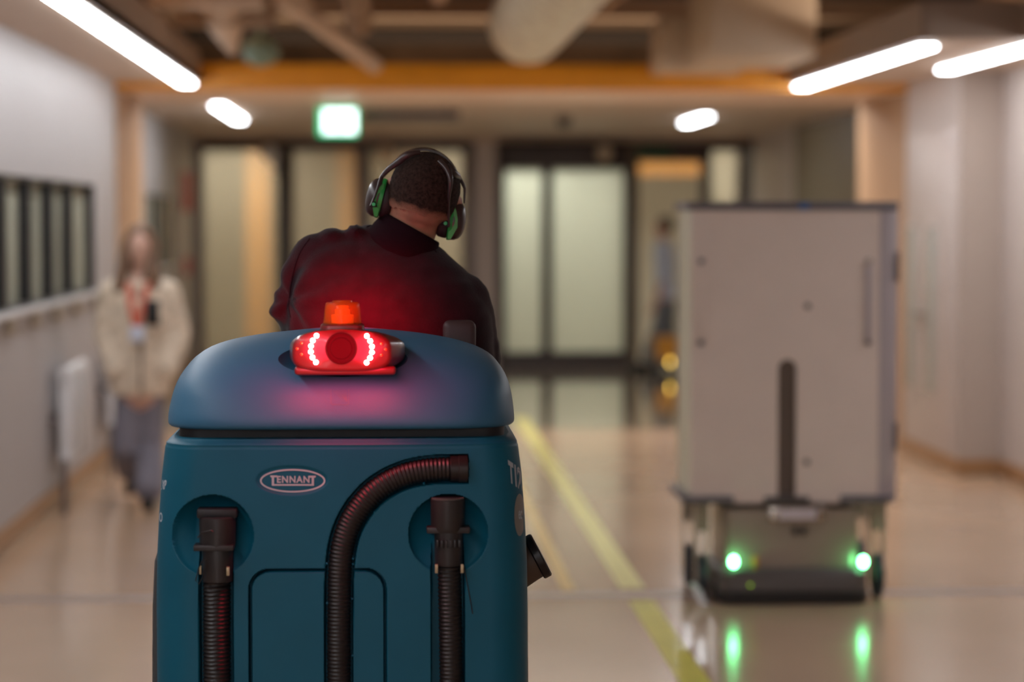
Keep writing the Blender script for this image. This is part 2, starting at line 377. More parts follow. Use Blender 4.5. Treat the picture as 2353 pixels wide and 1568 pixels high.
# hall beyond the doors
sbox('wall_beyond_back', (-4, 6.5, 34, 34.2, 0, 3), 'backw')
sbox('wall_beyond_left', (-3.2, -3, YD, 34, 0, 3), 'backw'); sbox('wall_beyond_right', (5.2, 5.4, YD, 34, 0, 3), 'backw')
for i, (a, b, d) in enumerate([(566, 622, 29), (775, 822, 30), (900, 960, 33.8)]):
    sbox('wall_column_beyond', (X(a, d), X(b, d), d, d+.3, 0, H), 'bin')
sbox('trim_orange_lintel_beyond', (X(1440, 30), X(1625, 30), 29.9, 30.1, Z(402, 30), Z(372, 30)), 'bin')
for i, (x0, x1) in enumerate([(-2.4, -1.2), (.6, 2.0), (3, 4.4)]):
    o = MB().box(x0, x1, 27.35, 28.3, H-.03, H-.004, bev=.005).done('ceiling_light_panel', 'lampb', label=['white ceiling light panel beyond the left glass doors', 'white ceiling light panel beyond the middle sliding doors', 'white ceiling light panel beyond the open right doorway'][i], cat='light', group='ceiling light panels beyond the doors')
# ------------------------------------------------------------------ strip lamps
def lamp(x, y0, y1, label, wd=.10):
    t = thing('strip_light', (x, (y0+y1)/2, H-.02), label, 'light', 'linear ceiling lights')
    MB().box(x-wd/2-.008, x+wd/2+.008, y0-.01, y1+.01, H-.012, H-.001).done('housing', 'lamp_body', t, smooth=False)
    MB().box(x-wd/2, x+wd/2, y0, y1, H-.03, H-.0125, bev=.006).done('diffuser', 'lamp', t)
lamp(-1.385, 6.5, 16.8, 'long white strip light along the upper left, running out of the frame')
lamp(-1.40, 20.0, 22.9, 'short white strip light at upper left, just beyond the yellow beam')
lamp(2.90, 12.95, 17.0-.05, 'long white strip light at upper right, ending under the yellow beam')
lamp(3.47, 7.0, 15.0, 'white strip light at the far right edge, cut off by the frame')
lamp(2.88, 21.9, 23.4, 'small white strip light right of centre, beyond the yellow beam')
lamp(-1.385, -6, 1.5, 'added unseen strip light on the left soffit behind the viewpoint')  # added out of frame to brighten the near corridor
lamp(3.47, -6, -1, 'added unseen strip light on the right soffit behind the viewpoint')  # extra fill from the right rear, never in view
lamp(-1.385, 1.7, 6.3, 'added unseen strip light on the left soffit above the viewpoint')  # added out of view to light the lid from the left
lamp(-.7, -6.5, -2.0, 'wide added fill panel, unseen behind the viewpoint, left of the middle', .6)  # unseen fill added for surfaces that face the camera
for x in (-1.6, 3.15):                          # added warm fill hidden on top of the soffits, lifts the plenum
    l = bpy.data.lights.new('soffit_fill', 'AREA'); l.shape = 'RECTANGLE'; l.size = .12; l.size_y = 9 if x < 0 else 3.7; l.energy = 60 if x < 0 else 26; l.color = (1, .80, .62)
    o = bpy.data.objects.new('soffit_fill', l); COL.objects.link(o); o.location = (x, 12.3 if x < 0 else 14.8, H+.10); o.rotation_euler = (PI, 0, 0)
for nm, yy, zz, sx_, sy_, en, rx, cl in (('plenum_fill', 19.6, 2.76, 5, 1.2, 22, PI, (1, .78, .55)), ('hall_fill', 18.9, 2.592, 5, .16, 70, 0, (1, .93, .85))):  # unseen fill lamps added above the hall ceiling and behind the header
    l = bpy.data.lights.new(nm, 'AREA'); l.shape = 'RECTANGLE'; l.size = sx_; l.size_y = sy_; l.energy = en; l.color = cl
    o = bpy.data.objects.new(nm, l); COL.objects.link(o); o.location = (1, yy, zz); o.rotation_euler = (rx, 0, 0)
# ------------------------------------------------------------------ services above the open ceiling
tb = MB(); tb.tube([(.93, 9.0, 2.95), (.93, 12, 2.955), (.93, 16.2, 2.95), (.93, 16.5, 2.97), (.93, 16.8, 3.1)], [.262, .266, .264, .25, .2], 32)
tb.done('air_duct', 'foil', label='thick mottled insulated duct hanging above the yellow beam, centre', cat='duct')
ax = MB(); ax.box(X(1612, 15.5, 60), X(1846, 15.5, 60), 15.0, 16.2, Z(130, 15.0), 3.4, bev=.02).done('ceiling_unit', 'boxp', label='larger nearer beige box unit in the open ceiling, upper right', cat='unit')
MB().box(X(1512, 16.4, 60), X(1712, 16.4, 60), 16.22, 16.9, Z(158, 16.25), Z(35, 16.3), bev=.02).done('ceiling_unit', 'boxp', label='smaller lower beige box unit tucked behind the larger one above the beam', cat='unit')
MB().tube([P(640, -10, 13.5), P(860, 150, 16.4)], .055, 16).done('pipe', 'duct', label='pale pipe slanting down to the right above the beam', cat='pipe')
MB().tube([P(500, -140, 14), P(510, 20, 14.6), P(535, 118, 15.0)], [.2, .15, .03], 20).done('ceiling_duct_cone', 'duct', label='pale funnel shaped duct end above the left of the beam', cat='duct')
MB().ell(P(600, 118, 15.6), (.12, .12, .10)).tube([P(600, 118, 15.6)+Vector((0, 0, .05)), P(600, 118, 15.6)+Vector((0, 0, .9))], .02, 8).done('fan_housing', 'teal_d', label='round dark greenish fitting above the left of the beam', cat='fitting')
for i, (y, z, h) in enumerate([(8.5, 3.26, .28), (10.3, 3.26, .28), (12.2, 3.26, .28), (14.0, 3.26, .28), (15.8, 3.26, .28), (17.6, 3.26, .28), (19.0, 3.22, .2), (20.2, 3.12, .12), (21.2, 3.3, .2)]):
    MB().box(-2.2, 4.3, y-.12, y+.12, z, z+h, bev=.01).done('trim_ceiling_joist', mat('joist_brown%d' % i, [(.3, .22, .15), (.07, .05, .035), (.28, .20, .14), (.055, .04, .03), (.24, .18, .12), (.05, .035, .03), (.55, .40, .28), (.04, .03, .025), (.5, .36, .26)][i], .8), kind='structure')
for i, (x, z, r, y0, y1, m) in enumerate([(-.95, 3.0, .07, 6, 13.4, 'slab'), (-.55, 3.08, .05, 6, 16.9, 'duct'), (-.2, 3.0, .09, 6, 16.9, 'slab'), (.35, 3.2, .06, 6, 16.9, 'duct'), (1.5, 3.15, .07, 6, 16.9, 'slab')]):
    MB().tube([(x, y0, z), (x, y1, z)], r, 14).done('pipe', m, label=['dark pipe along the open ceiling beside the left strip light', 'thin pale pipe along the open ceiling, left of centre', 'thick dark pipe along the open ceiling, left of the insulated duct', 'thin pale pipe just left of the insulated duct', 'dark pipe just right of the insulated duct'][i], cat='pipe', group='pipes along the open ceiling')
for i, (y, m) in enumerate([(9.2, 'slab'), (10.6, 'duct'), (12.1, 'slab'), (13.3, 'duct'), (14.6, 'slab')]):
    t = thing('cable_tray', (-.9, y, 2.82), ['cable tray with dark cables crossing the upper left ceiling, nearest', 'second cable tray from the camera in the upper left ceiling', 'third cable tray in the upper left ceiling', 'fourth cable tray in the upper left ceiling', 'farthest cable tray in the upper left ceiling, before the beam'][i], 'tray', 'cable trays in the open ceiling')
    MB().box(-1.28, -.68, y-.12, y+.12, 2.80, 2.83).box(-1.28, -.68, y-.13, y-.12, 2.80, 2.88).box(-1.28, -.68, y+.12, y+.13, 2.80, 2.88).done('tray', m, t, smooth=False)
    for k in range(4): MB().tube([(-1.28, y-.08+.05*k, 2.85), (-.8, y-.08+.05*k+.02*(k % 2), 2.87), (-.68, y-.08+.05*k, 2.85)], .016, 8).done('cable', 'black' if k % 2 else 'duct', t)
# ------------------------------------------------------------------ hanging signs and fittings in the inner hall
t = thing('exit_sign', P(776, 245, 20), 'lit green and white exit sign hanging beyond the yellow beam', 'sign')
a, b = P(730, 312, 20), P(822, 247, 20)
MB().box(a.x, b.x, 20, 20.05, a.z, b.z, bev=.008).done('sign_case', 'exitg', t)
# doorway and running figure pictogram
gx = lambda u: lerp(a.x, b.x, u); gz = lambda v: lerp(a.z, b.z, v)
MB().box(gx(.14), gx(.95), 19.992, 19.998, gz(.10), gz(.92)).done('pictogram_doorway', 'exitw', t, smooth=False)
pic = MB()
pic.ell((gx(.42), 19.985, gz(.76)), (.014, .003, .014)); pic.tube([(gx(.42), 19.985, gz(.66)), (gx(.47), 19.985, gz(.42))], .012, 8)
pic.tube([(gx(.47), 19.985, gz(.42)), (gx(.38), 19.985, gz(.32)), (gx(.30), 19.985, gz(.30))], .008, 8); pic.tube([(gx(.47), 19.985, gz(.42)), (gx(.56), 19.985, gz(.30)), (gx(.55), 19.985, gz(.16))], .008, 8)
pic.tube([(gx(.42), 19.985, gz(.64)), (gx(.34), 19.985, gz(.56)), (gx(.28), 19.985, gz(.60))], .006, 8); pic.tube([(gx(.43), 19.985, gz(.63)), (gx(.52), 19.985, gz(.56)), (gx(.56), 19.985, gz(.48))], .006, 8)
pic.done('pictogram_runner', 'exitg', t)
for x in (a.x+.06, b.x-.06): MB().tube([(x, 20.02, b.z-.01), (x, 20.02, H)], .006, 8).done('hanger', 'greyframe', t)
a, b = P(832, 276, 20.3), P(1056, 254, 20.3)
t = thing('direction_sign', ((a.x+b.x)/2, 20.3, a.z), 'long narrow dark hanging sign to the right of the exit sign', 'sign')
MB().box(a.x, b.x, 20.28, 20.34, a.z, b.z, bev=.005).done('sign_panel', 'dsign', t)
for x in (a.x+.1, b.x-.1): MB().tube([(x, 20.31, b.z), (x, 20.31, H)], .006, 8).done('hanger', 'greyframe', t)
c = P(1296, 270, 22.4)
t = thing('dome_camera', (c.x, 22.4, H), 'small black dome fitting under the ceiling, right of centre', 'camera')
MB().lathe([(.075, 0), (.08, -.02), (.05, -.03), (.01, -.035)], (c.x, 22.4, H), n=20).done('base_plate', 'greyframe', t)
MB().ell((c.x, 22.4, H-.05), (.065, .065, .055)).done('dome', 'black', t)
for i, (px, py) in enumerate([(619, 345), (886, 345)]):
    c = P(px, py, YD-.25); t = thing('wall_camera', (c.x, YD-.1, c.z), ['white camera on the frame above the left glass door', 'faint white camera on the frame above the head of the driver'][i], 'camera')
    MB().box(c.x-.04, c.x+.04, YD-.2, YD-.08, c.z-.03, c.z+.03, bev=.01).done('bracket', 'white', t)
    MB().ell((c.x, YD-.27, c.z-.04), (.10, .10, .09)).done('dome', 'white' if i == 0 else 'boxp', t)
    MB().tube([(c.x+.05, YD-.12, c.z-.02), (c.x+.05, YD-.12, c.z-.25)], .03, 10).done('cable_duct', 'white' if i == 0 else 'boxp', t)
MB().box(XL2, XL2+.03, 25.4, 26.4, Z(485, 26), Z(395, 26), bev=.005).done('fire_sign', 'redsign', label='red sign high on the left wall beside the glass doors', cat='sign')
MB().box(XL2, XL2+.03, 25.6, 26.1, Z(630, 26), Z(590, 26), bev=.005).done('alarm_box', 'redsign', label='small red box lower on the left wall beside the glass doors', cat='alarm')
MB().box(dx(1745), dx(1806), YD-.14, YD-.10, dz(378), dz(328), bev=.005).done('warning_sign', 'redsign', label='red sign above the frame at the right end of the door wall', cat='sign')
MB().box(dx(1460), dx(1540), YD-.14, YD-.10, dz(372), dz(336), bev=.005).done('door_sign', 'green_dk', label='dark green sign over the open doorway on the right', cat='sign')
# door pair in the right wall with two tall vision strips
t = thing('door_4', (XR, 16.2, 0), kind='structure')
MB().box(XR-.012, XR, 15.45, 16.95, .11, 2.25, bev=.003).done('door_leaf', 'wallr', t)
for yc in (16.10, 16.72)[::-1]:
    MB().box(XR-.022, XR-.010, yc-.12, yc+.12, .48, 1.60, bev=.003).done('vision_strip', 'grille', t)
MB().tube([(XR-.04, 16.25, 1.0), (XR-.04, 16.6, 1.0)], .012, 10).done('door_handle', 'steel', t)
MB().box(XR2-.03, XR2, 14.0, 14.35, 1.48, 1.80, bev=.004).done('notice', mat('pale_yellow_notice', (.62, .52, .33), .6), label='pale yellow notice on the right wall at the frame edge', cat='notice')
# radiators on the left wall
def radiator(y, label):
    t = thing('radiator', (XL+.1, y, .2), label, 'radiator', 'white radiators under the long window')
    for k in range(9):
        yy = y-.36+.09*k
        MB().box(XL+.055, XL+.125, yy-.028, yy+.028, .30, .80, bev=.012).done('column', 'white', t)
    MB().tube([(XL+.09, y-.42, .79), (XL+.09, y+.42, .79)], .035, 12).done('top_pipe', 'white', t)
    MB().tube([(XL+.09, y-.42, .31), (XL+.09, y+.42, .31)], .03, 12).done('bottom_pipe', 'white', t)
    for s in (-.3, .3): MB().box(XL, XL+.06, y+s-.02, y+s+.02, .5, .56).done('bracket', 'greyframe', t, smooth=False)
    for s in (-.42, ): MB().tube([(XL+.09, y+s, .31), (XL+.09, y+s, 0.0)], .018, 10).done('pipe', 'greyframe', t)
radiator(13.95, 'nearer white radiator on the left wall, beside the walking woman'); radiator(16.2, 'farther white radiator on the left wall, partly behind the woman')
# floor tape
def tape(xc, wd, y0, y1, m, label):
    MB().box(xc-wd/2, xc+wd/2, y0, y1, 0, .0012).done('floor_tape', m, smooth=False, label=label, cat='tape', group='floor marking tapes')
tape(1.085, .11, 4.5, 10.35, 'yel', 'wide yellow-green floor tape in the foreground, running out of the bottom of the frame')
tape(1.085, .11, 10.7, 20.0, mat('pale_yellow_green_tape', (.74, .70, .24), .4, nz=.08, coat=.3), 'wide pale yellow-green floor tape in the distance, beyond the floor joint')
tape(.795, .06, 10.65, 17, 'yel2', 'narrow orange-yellow floor tape between the scrubber and the wide tape')
sbox('trim_floor_joint', (XL, XR2, 10.45, 10.6, -.01, .0012), mat('grey_brown_joint', (.33, .25, .21), .3))
# ================================================================== SCRUBBER
mc = X(786, 5.3); D0 = 5.20; DF = 5.92
sub = thing('floor_scrubber', (mc, 5.55, 0), 'teal ride-on floor scrubber with black hoses, seen from behind', 'cleaning machine')
HW = [(1008, 398), (1028, 403), (1100, 412), (1200, 419), (1300, 424), (1400, 425.5), (1568, 425.5), (2200, 423)]   # half width in photo px at depth 5.3
ZP = lambda py: 1.65-(py-504)/1068.5
PYZ = lambda z: 504+(1.65-z)*1068.5
XP = lambda px: X(px, 5.2, 1250)
def hw(z):
    return interp(HW, PYZ(z))/5555*5.3
RC = .085
def seg_d(px, py, a, b):
    ax, ay = a; bx, by = b; t = max(0, min(1, ((px-ax)*(bx-ax)+(py-ay)*(by-ay))/((bx-ax)**2+(by-ay)**2+1e-9)))
    return math.hypot(px-ax-t*(bx-ax), py-ay-t*(by-ay))
HOSEP = [(1078, 1079), (1040, 1079), (990, 1081), (940, 1090), (895, 1108), (855, 1136), (825, 1170), (802, 1210), (788, 1255), (781, 1310), (779, 1380), (778, 1480), (778, 1640)]
def csp(pts, n):                                # Catmull-Rom resample
    out = []
    for i in range(len(pts)-1):
        p = [Vector(pts[max(i-1, 0)]), Vector(pts[i]), Vector(pts[i+1]), Vector(pts[min(i+2, len(pts)-1)])]
        for k in range(n):
            t = k/n; out.append(.5*((2*p[1])+(-p[0]+p[2])*t+(2*p[0]-5*p[1]+4*p[2]-p[3])*t*t+(-p[0]+3*p[1]-3*p[2]+p[3])*t**3))
    out.append(Vector(pts[-1])); return out
HS = [tuple(v) for v in csp(HOSEP, 3)]
def rrect_d(px, py, x0, x1, y0, r):             # signed distance to rounded-top opening (open at the bottom)
    cx = (x0+x1)/2; hx = (x1-x0)/2; qx = abs(px-cx)-hx+r; qy = (y0+r)-py
    return math.hypot(max(qx, 0), max(qy, 0))+min(max(qx, qy), 0)-r
def recess(px, py):
    d = 0
    e = math.hypot((px-672)/80, (py-1103)/33); d = max(d, .0032*(1-sm(.93, 1.06, e)))
    for cx, cy, R in ((490, 1230, 94), (1031, 1229, 92)):
        r = math.hypot(px-cx, py-cy)/R
        if r < 1: d = max(d, .062*math.sqrt(1-r*r)*(.72+.5*(cy-py)/R) if py < cy+R else 0)
    if py > 1160: d = max(d, .034*(1-sm(-2, 2.5, abs(px-497)-38)))
    if py > 1145: d = max(d, .034*(1-sm(-2, 2.5, abs(px-1030)-38)))
    if 720 < px < 1082 and py > 1030:
        m = min(seg_d(px, py, HS[i], HS[i+1]) for i in range(len(HS)-1)); m = m if px < 1076 else m
        d = max(d, .034*(1-sm(30, 34.5, m))) if px < 1078 else d
    sdf = rrect_d(px, py, 575, 885, 1311, 46); d = max(d, .030*(1-sm(2.0, 4.2, abs(sdf))))
    if 1024 < py < 1031: d = max(d, .0012)
    return d
ts = [(-1+2*i/340) for i in range(341)]
rows = []; NC = 46
zs = []
py = 1009
while py < 1610: zs.append(py); py += 2.2
zs += [1625, 1700, 1800, 1900, 1960]
inner = []
for py in zs:
    z = ZP(py); wv = hw(z)
    if py < 1022: wv -= .012*(1-sm(1008, 1022, py))
    ins = .010*(1-sm(1008, 1024, py))
    pts = []; nrm = []
    for k in range(NC, 0, -1):                    # left corner
        a = k/NC*PI/2; pts.append((mc-(wv-RC)-RC*math.sin(a), D0+RC-RC*math.cos(a))); nrm.append((math.sin(a), math.cos(a)))
    for t in ts: pts.append((mc+t*(wv-RC), D0)); nrm.append((0, 1))
    for k in range(1, NC+1):
        a = k/NC*PI/2; pts.append((mc+(wv-RC)+RC*math.sin(a), D0+RC-RC*math.cos(a))); nrm.append((-math.sin(a), math.cos(a)))
    row = []
    for (x, y), n in zip(pts, nrm):
        px = 894+(x-0)*1068.5; px = px + (XPOFF := 0)
        d = recess(786+(x-mc)*1068.5, py)+ins
        bul = .012*(1-((x-mc)/wv)**2)
        row.append(Vector((x+n[0]*d, y-bul+n[1]*d, z)))
    wl = [Vector((mc+wv, D0+RC+(DF-D0-2*RC)*k/8, z)) for k in range(1, 9)] + [Vector((mc+wv-.06, DF, z)), Vector((mc, DF+.0, z)), Vector((mc-wv+.06, DF, z))] + [Vector((mc-wv, D0+RC+(DF-D0-2*RC)*k/8, z)) for k in range(8, 0, -1)]
    rows.append(row+wl)
bb = MB().grid(rows, closeu=True)
bm = bb.b; bm.verts.ensure_lookup_table(); bm.faces.ensure_lookup_table()
n = len(rows[0]); bm.faces.new([bm.verts[i] for i in range(n)][::-1]); bm.faces.new([bm.verts[(len(rows)-1)*n+i] for i in range(n)])
# split off the access panel
door_f = []
for f in bm.faces:
    c = f.calc_center_median()
    if c.y < D0+.03 and len(f.verts) == 4:
        px = 786+(c.x-mc)*1068.5; py = PYZ(c.z)
        if py > 1290 and rrect_d(px, py, 575, 885, 1311, 46) < -2.6 and not (744 < px < 812): door_f.append(f)
bmd = bmesh.new(); vm = {}
for f in door_f:
    for v in f.verts:
        if v not in vm: vm[v] = bmd.verts.new(v.co)
    bmd.faces.new([vm[v] for v in f.verts])
bmesh.ops.delete(bm, geom=door_f, context='FACES')
dm = MB(); dm.b.free(); dm.b = bmd
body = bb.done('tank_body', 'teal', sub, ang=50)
dm.done('access_panel', 'teal', sub, ang=50)
bm = bmesh.new(); bm.from_mesh(body.data); bmesh.ops.translate(bm, verts=bm.verts, vec=sub.location); BODY = BVHTree.FromBMesh(bm); bm.free()
# neck between body and lid
zt = ZP(1010)
def rr(cx, w2, y0, y1, r, z, n=10):
    out = []
    for (sx, sy, a0) in ((1, -1, -PI/2), (1, 1, 0), (-1, 1, PI/2), (-1, -1, PI)):
        ox = cx+sx*(w2-r); oy = (y0+r) if sy < 0 else (y1-r)
        for k in range(n+1): a = a0+PI/2*k/n; out.append(Vector((ox+r*math.cos(a), oy+r*math.sin(a), z)))
    return out
MB().loft([rr(mc, .355, D0+.045, DF-.05, .05, zt-.01), rr(mc, .355, D0+.045, DF-.05, .05, zt+.05)]).done('gasket_gap', 'gap', sub)
# lid
LS = [(988, 392, 392), (984, 394.5, 394.5), (975, 395, 395), (960, 394, 394), (930, 389, 391), (900, 382, 386), (870, 371, 377), (845, 356, 363), (825, 340, 345), (805, 312, 313), (790, 275, 272), (780, 235, 232), (771, 180, 180), (764, 115, 115), (759, 55, 55), (757, 8, 8)]
LY = [(757, 5.50), (759, 5.455), (764, 5.415), (771, 5.385), (780, 5.355), (790, 5.33), (805, 5.30), (825, 5.27), (845, 5.25), (870, 5.228), (900, 5.208), (930, 5.195), (960, 5.185), (975, 5.184), (984, 5.188), (988, 5.198)]
LSl = sorted([(a, b) for a, b, c in LS]); LSr = sorted([(a, c) for a, b, c in LS])
rings = []; cx0 = X(788, 5.5, 900)
pys = [988, 986, 984, 980, 975, 968, 960, 950, 940, 930, 915, 900, 885, 870, 857, 845, 835, 825, 815, 805, 797, 790, 785, 780, 775, 771, 767, 764, 761, 759, 758, 757]
for py in pys:
    yr = cinterp(LY, py); k = (988-py)/(988-757)
    z = 1.65-(py-504)/5555*lerp(5.19, 5.50, k**1.6); yf = DF-.0-.22*k**3; yc = (yr+yf)/2; hy = (yf-yr)/2
    wl = cinterp(LSl, py)/5555*5.42; wr = cinterp(LSr, py)/5555*5.42; ne = lerp(5.2, 2.3, sm(.35, 1, k)); ring = []
    for q in range(160):
        a = 2*PI*q/160; ca, sa = math.cos(a), math.sin(a)
        ring.append(Vector((cx0+(wr if ca > 0 else wl)*math.copysign(abs(ca)**(2/ne), ca), yc+hy*math.copysign(abs(sa)**(2/ne), sa), z)))
    rings.append(ring)
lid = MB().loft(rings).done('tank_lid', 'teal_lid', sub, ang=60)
# pocket in the lid for the light unit
cm = MB().ell(P(788, 818, 5.265)+Vector((0, 0, .0)), (.146, .10, .046), u=48, v=32)
me = bpy.data.meshes.new('c'); cm.b.to_mesh(me); cm.b.free(); cut = bpy.data.objects.new('c', me); COL.objects.link(cut); cut.parent = sub
me.transform(Matrix.Translation(-sub.location)); boolean(lid, cut)
bm = bmesh.new(); bm.from_mesh(lid.data); bmesh.ops.translate(bm, verts=bm.verts, vec=sub.location); LID = BVHTree.FromBMesh(bm); bm.free()
def stick(bvh, px, py, eps=.0012):
    r = ray(px, py).normalized(); h, nn, i, d = bvh.ray_cast(CAM, r)
    if h is None: return None
    return h - r*eps
def decal(name, polys, m, parent, bvh, eps=.0012, sub_=4):
    b = MB(); 
    for poly in polys:
        pts = []
        for i, p in enumerate(poly):
            q = poly[(i+1) % len(poly)]
            for k in range(sub_): pts.append((lerp(p[0], q[0], k/sub_), lerp(p[1], q[1], k/sub_)))
        vs = [stick(bvh, *p, eps) for p in pts]
        if any(v is None for v in vs): continue
        bv = [b.b.verts.new(v) for v in vs]
        try: f = b.b.faces.new(bv)
        except ValueError: continue
    bmesh.ops.triangulate(b.b, faces=b.b.faces[:])
    return b.done(name, m, parent, smooth=False)
def strip(p, wd, closed=False):
    out = []; n = len(p)
    for i in range(n if closed else n-1):
        a = p[i]; b = p[(i+1) % n]
        def nr(j):
            q0 = p[(j-1) % n] if closed or j > 0 else p[j]; q1 = p[(j+1) % n] if closed or j < n-1 else p[j]
            d = (q1[0]-q0[0], q1[1]-q0[1]); l = math.hypot(*d) or 1; return (-d[1]/l*wd/2, d[0]/l*wd/2)
        na = nr(i); nb = nr((i+1) % n)
        out.append([(a[0]+na[0], a[1]+na[1]), (b[0]+nb[0], b[1]+nb[1]), (b[0]-nb[0], b[1]-nb[1]), (a[0]-na[0], a[1]-na[1])])
    return out
def textdecal(name, txt, mapf, m, parent, bvh, bold=0.0, shear=0, eps=.0014, space=1.0):
    cu = bpy.data.curves.new('t', 'FONT'); cu.body = txt; cu.offset = bold; cu.shear = shear; cu.space_character = space; cu.resolution_u = 3
    o = bpy.data.objects.new('t', cu); COL.objects.link(o); me = evalmesh(o); bpy.data.objects.remove(o)
    xs = [v.co.x for v in me.vertices]; ys = [v.co.y for v in me.vertices]; x0, x1, y0, y1 = min(xs), max(xs), min(ys), max(ys)
    bm = bmesh.new(); bm.from_mesh(me); bad = []
    for v in bm.verts:
        h = stick(bvh, *mapf((v.co.x-x0)/(x1-x0), (v.co.y-y0)/(y1-y0)), eps)
        if h is None: bad.append(v)
        else: v.co = h
    if bad: bmesh.ops.delete(bm, geom=bad, context='VERTS')
    bmesh.ops.triangulate(bm, faces=bm.faces[:]); b = MB(); b.b.free(); b.b = bm
    return b.done(name, m, parent, smooth=False)
# logo: ring, letters, the two long T strokes with the underline
C3 = lambda x, y: (330+x/2.862, 1020+y/2.862)
ell = [(672.5+73.2*math.cos(2*PI*k/64), 1105.3+25.2*math.sin(2*PI*k/64)) for k in range(64)]
decal('logo_ring', strip(ell, 3.8, True), 'print', sub, BODY, sub_=1)
decal('logo_frame', [[C3(832, 209), C3(880, 209), C3(877, 221), C3(836, 222)], [C3(843, 221), C3(858, 221), C3(858, 277), C3(843, 277)], [C3(858, 266), C3(1105, 266), C3(1105, 277), C3(858, 277)],
                     [C3(1085, 211), C3(1133, 211), C3(1130, 224), C3(1089, 224)], [C3(1105, 224), C3(1120, 224), C3(1120, 277), C3(1105, 277)]], 'print', sub, BODY, sub_=3)
textdecal('logo_letters', 'ENNAN', lambda u, v: C3(877+u*(1091-877), 258-v*(258-212)), 'print', sub, BODY, bold=.03, space=1.14)
C7 = lambda x, y: (1100+x/3.73, 980+y/3.73)
def t12(u, v):
    x = 252+u*106; y = (288+ (u*60)) + (1-v)*190; return C7(x-2*(1-v)*-14, y)
textdecal('side_lettering', 'T12', lambda u, v: C7(250+u*112+(1-v)*12, 285+u*78+(1-v)*(192)), 'print', sub, BODY, bold=.04)
bd = [C7(351+45*math.cos(2*PI*k/32), 760+182*math.sin(2*PI*k/32)) for k in range(32)]
bd = [(min(p[0], 1203.0), p[1]) for p in bd]
decal('round_badge', [bd], 'print2', sub, BODY, sub_=1, eps=.001)
textdecal('badge_lettering', 'ec', lambda u, v: C7(342+u*30, 722+(1-v)*76), 'print', sub, BODY, eps=.002, bold=.02)
textdecal('side_lettering', 'XP', lambda u, v: (370+u*11+v*2, 1125-v*21+u*0), 'print', sub, BODY, bold=.04, shear=.2)
textdecal('side_lettering', 'o', lambda u, v: (366+u*7, 1200-v*22), 'print', sub, BODY)
# moulded square mark on the lid
C6 = lambda x, y: (620+x/5.6, 680+y/5.6)
decal('moulded_mark', strip([C6(785, 1200), C6(785, 1385), C6(790, 1400), C6(1000, 1403), C6(1015, 1390), C6(1015, 1200)], 1.3)+[q for k in range(9) for q in strip([C6(805+k*22, 1215), C6(min(995, 805+k*22+150), min(1380, 1215+150))], .8)], mat('raised_teal_edge', (.05, .14, .2), .35), sub, LID, sub_=2, eps=.0008)
# hoses
def hose_mesh(pts3, r, pitch, amp=.10):
    b = MB(); L = 0; P3 = []; R3 = []
    for i in range(len(pts3)-1):
        a, c = pts3[i], pts3[i+1]; l = (c-a).length; st = max(1, round(l/(pitch/6)))
        for k in range(st):
            P3.append(a.lerp(c, k/st)); s = (L+l*k/st)/pitch; ph = (s % 1); R3.append(r*(1-amp*(.5-.5*math.cos(2*PI*ph))**.6))
        L += l
    b.tube(P3, R3, 20); return b
yh = lambda px: D0-.012*(1-(abs(px-786)/403)**2)
def H3(px, py, off): return Vector((mc+(px-786)/1068.5, yh(px)+off, ZP(py)))
mid = [H3(p[0], p[1], .012) for p in csp(HOSEP[1:], 6)]
mh = hose_mesh(mid, .0262, .0085).done('middle_hose', 'rubber', sub, ang=80)
MB().tube([H3(1075, 1079, .012), H3(1055, 1079, .012), H3(1054, 1079, .012), H3(1036, 1079, .012)], [.031, .031, .0295, .0295], 28).done('hose_cuff', 'rubber', mh)
left = hose_mesh([H3(498, 1320, .014), H3(497, 1450, .012), H3(497, 1640, .012)], .0305, .0088).done('left_hose', 'rubber', sub, ang=80)
right = hose_mesh([H3(1033, 1290, .014), H3(1036, 1450, .012), H3(1038, 1640, .012)], .0262, .0088).done('right_hose', 'rubber', sub, ang=80)
def vtube(px, rows, off=.006, n=32):
    return MB().tube([H3(px+(q[2] if len(q) > 2 else 0), q[0], off) for q in rows], [q[1]/1068.5 for q in rows], n)
vtube(501, [(1186, 36), (1188, 41.5), (1205, 42), (1250, 41), (1257, 40)], .004).done('hose_cuff', 'plast', left, ang=30)
vtube(501, [(1256, 34), (1262, 35), (1330, 35), (1336, 33.5)], .006).done('hose_collar', 'plast', left, ang=30)
MB().box(H3(455, 0, 0).x, H3(547, 0, 0).x, D0-.02, D0+.03, ZP(1189), ZP(1167), bev=.004).done('slot_block', 'gap', left)  # black block stands for the dark slot above the left cuff
MB().box(H3(449, 0, 0).x, H3(540, 0, 0).x, D0-.040, D0+.01, ZP(1261), ZP(1248), bev=.002).done('latch_ring', 'plast', left)
MB().box(H3(523, 0, 0).x, H3(530, 0, 0).x, D0-.034, D0-.022, ZP(1319), ZP(1299), bev=.001).done('clip', 'clip', left); MB().box(H3(461, 0, 0).x, H3(466, 0, 0).x, D0-.030, D0-.022, ZP(1316), ZP(1296), bev=.001).done('clip', 'clip', left)
MB().tube([H3(474, 1275, -.03), H3(460, 1300, -.03), H3(453, 1330, -.028), H3(460, 1338, -.028), H3(470, 1320, -.03), H3(478, 1280, -.032)], .0012, 8).done('wire_loop', 'rubber', left); MB().tube([H3(459, 1230, -.036), H3(468, 1218, -.04), H3(490, 1212, -.042), H3(494, 1216, -.042)], .0014, 8).done('wire_loop', 'rubber', left)
vtube(1030, [(1152, 33), (1146, 38.5), (1150, 39.5), (1215, 39), (1222, 36)], .004).done('hose_cuff', 'plast', right, ang=30)
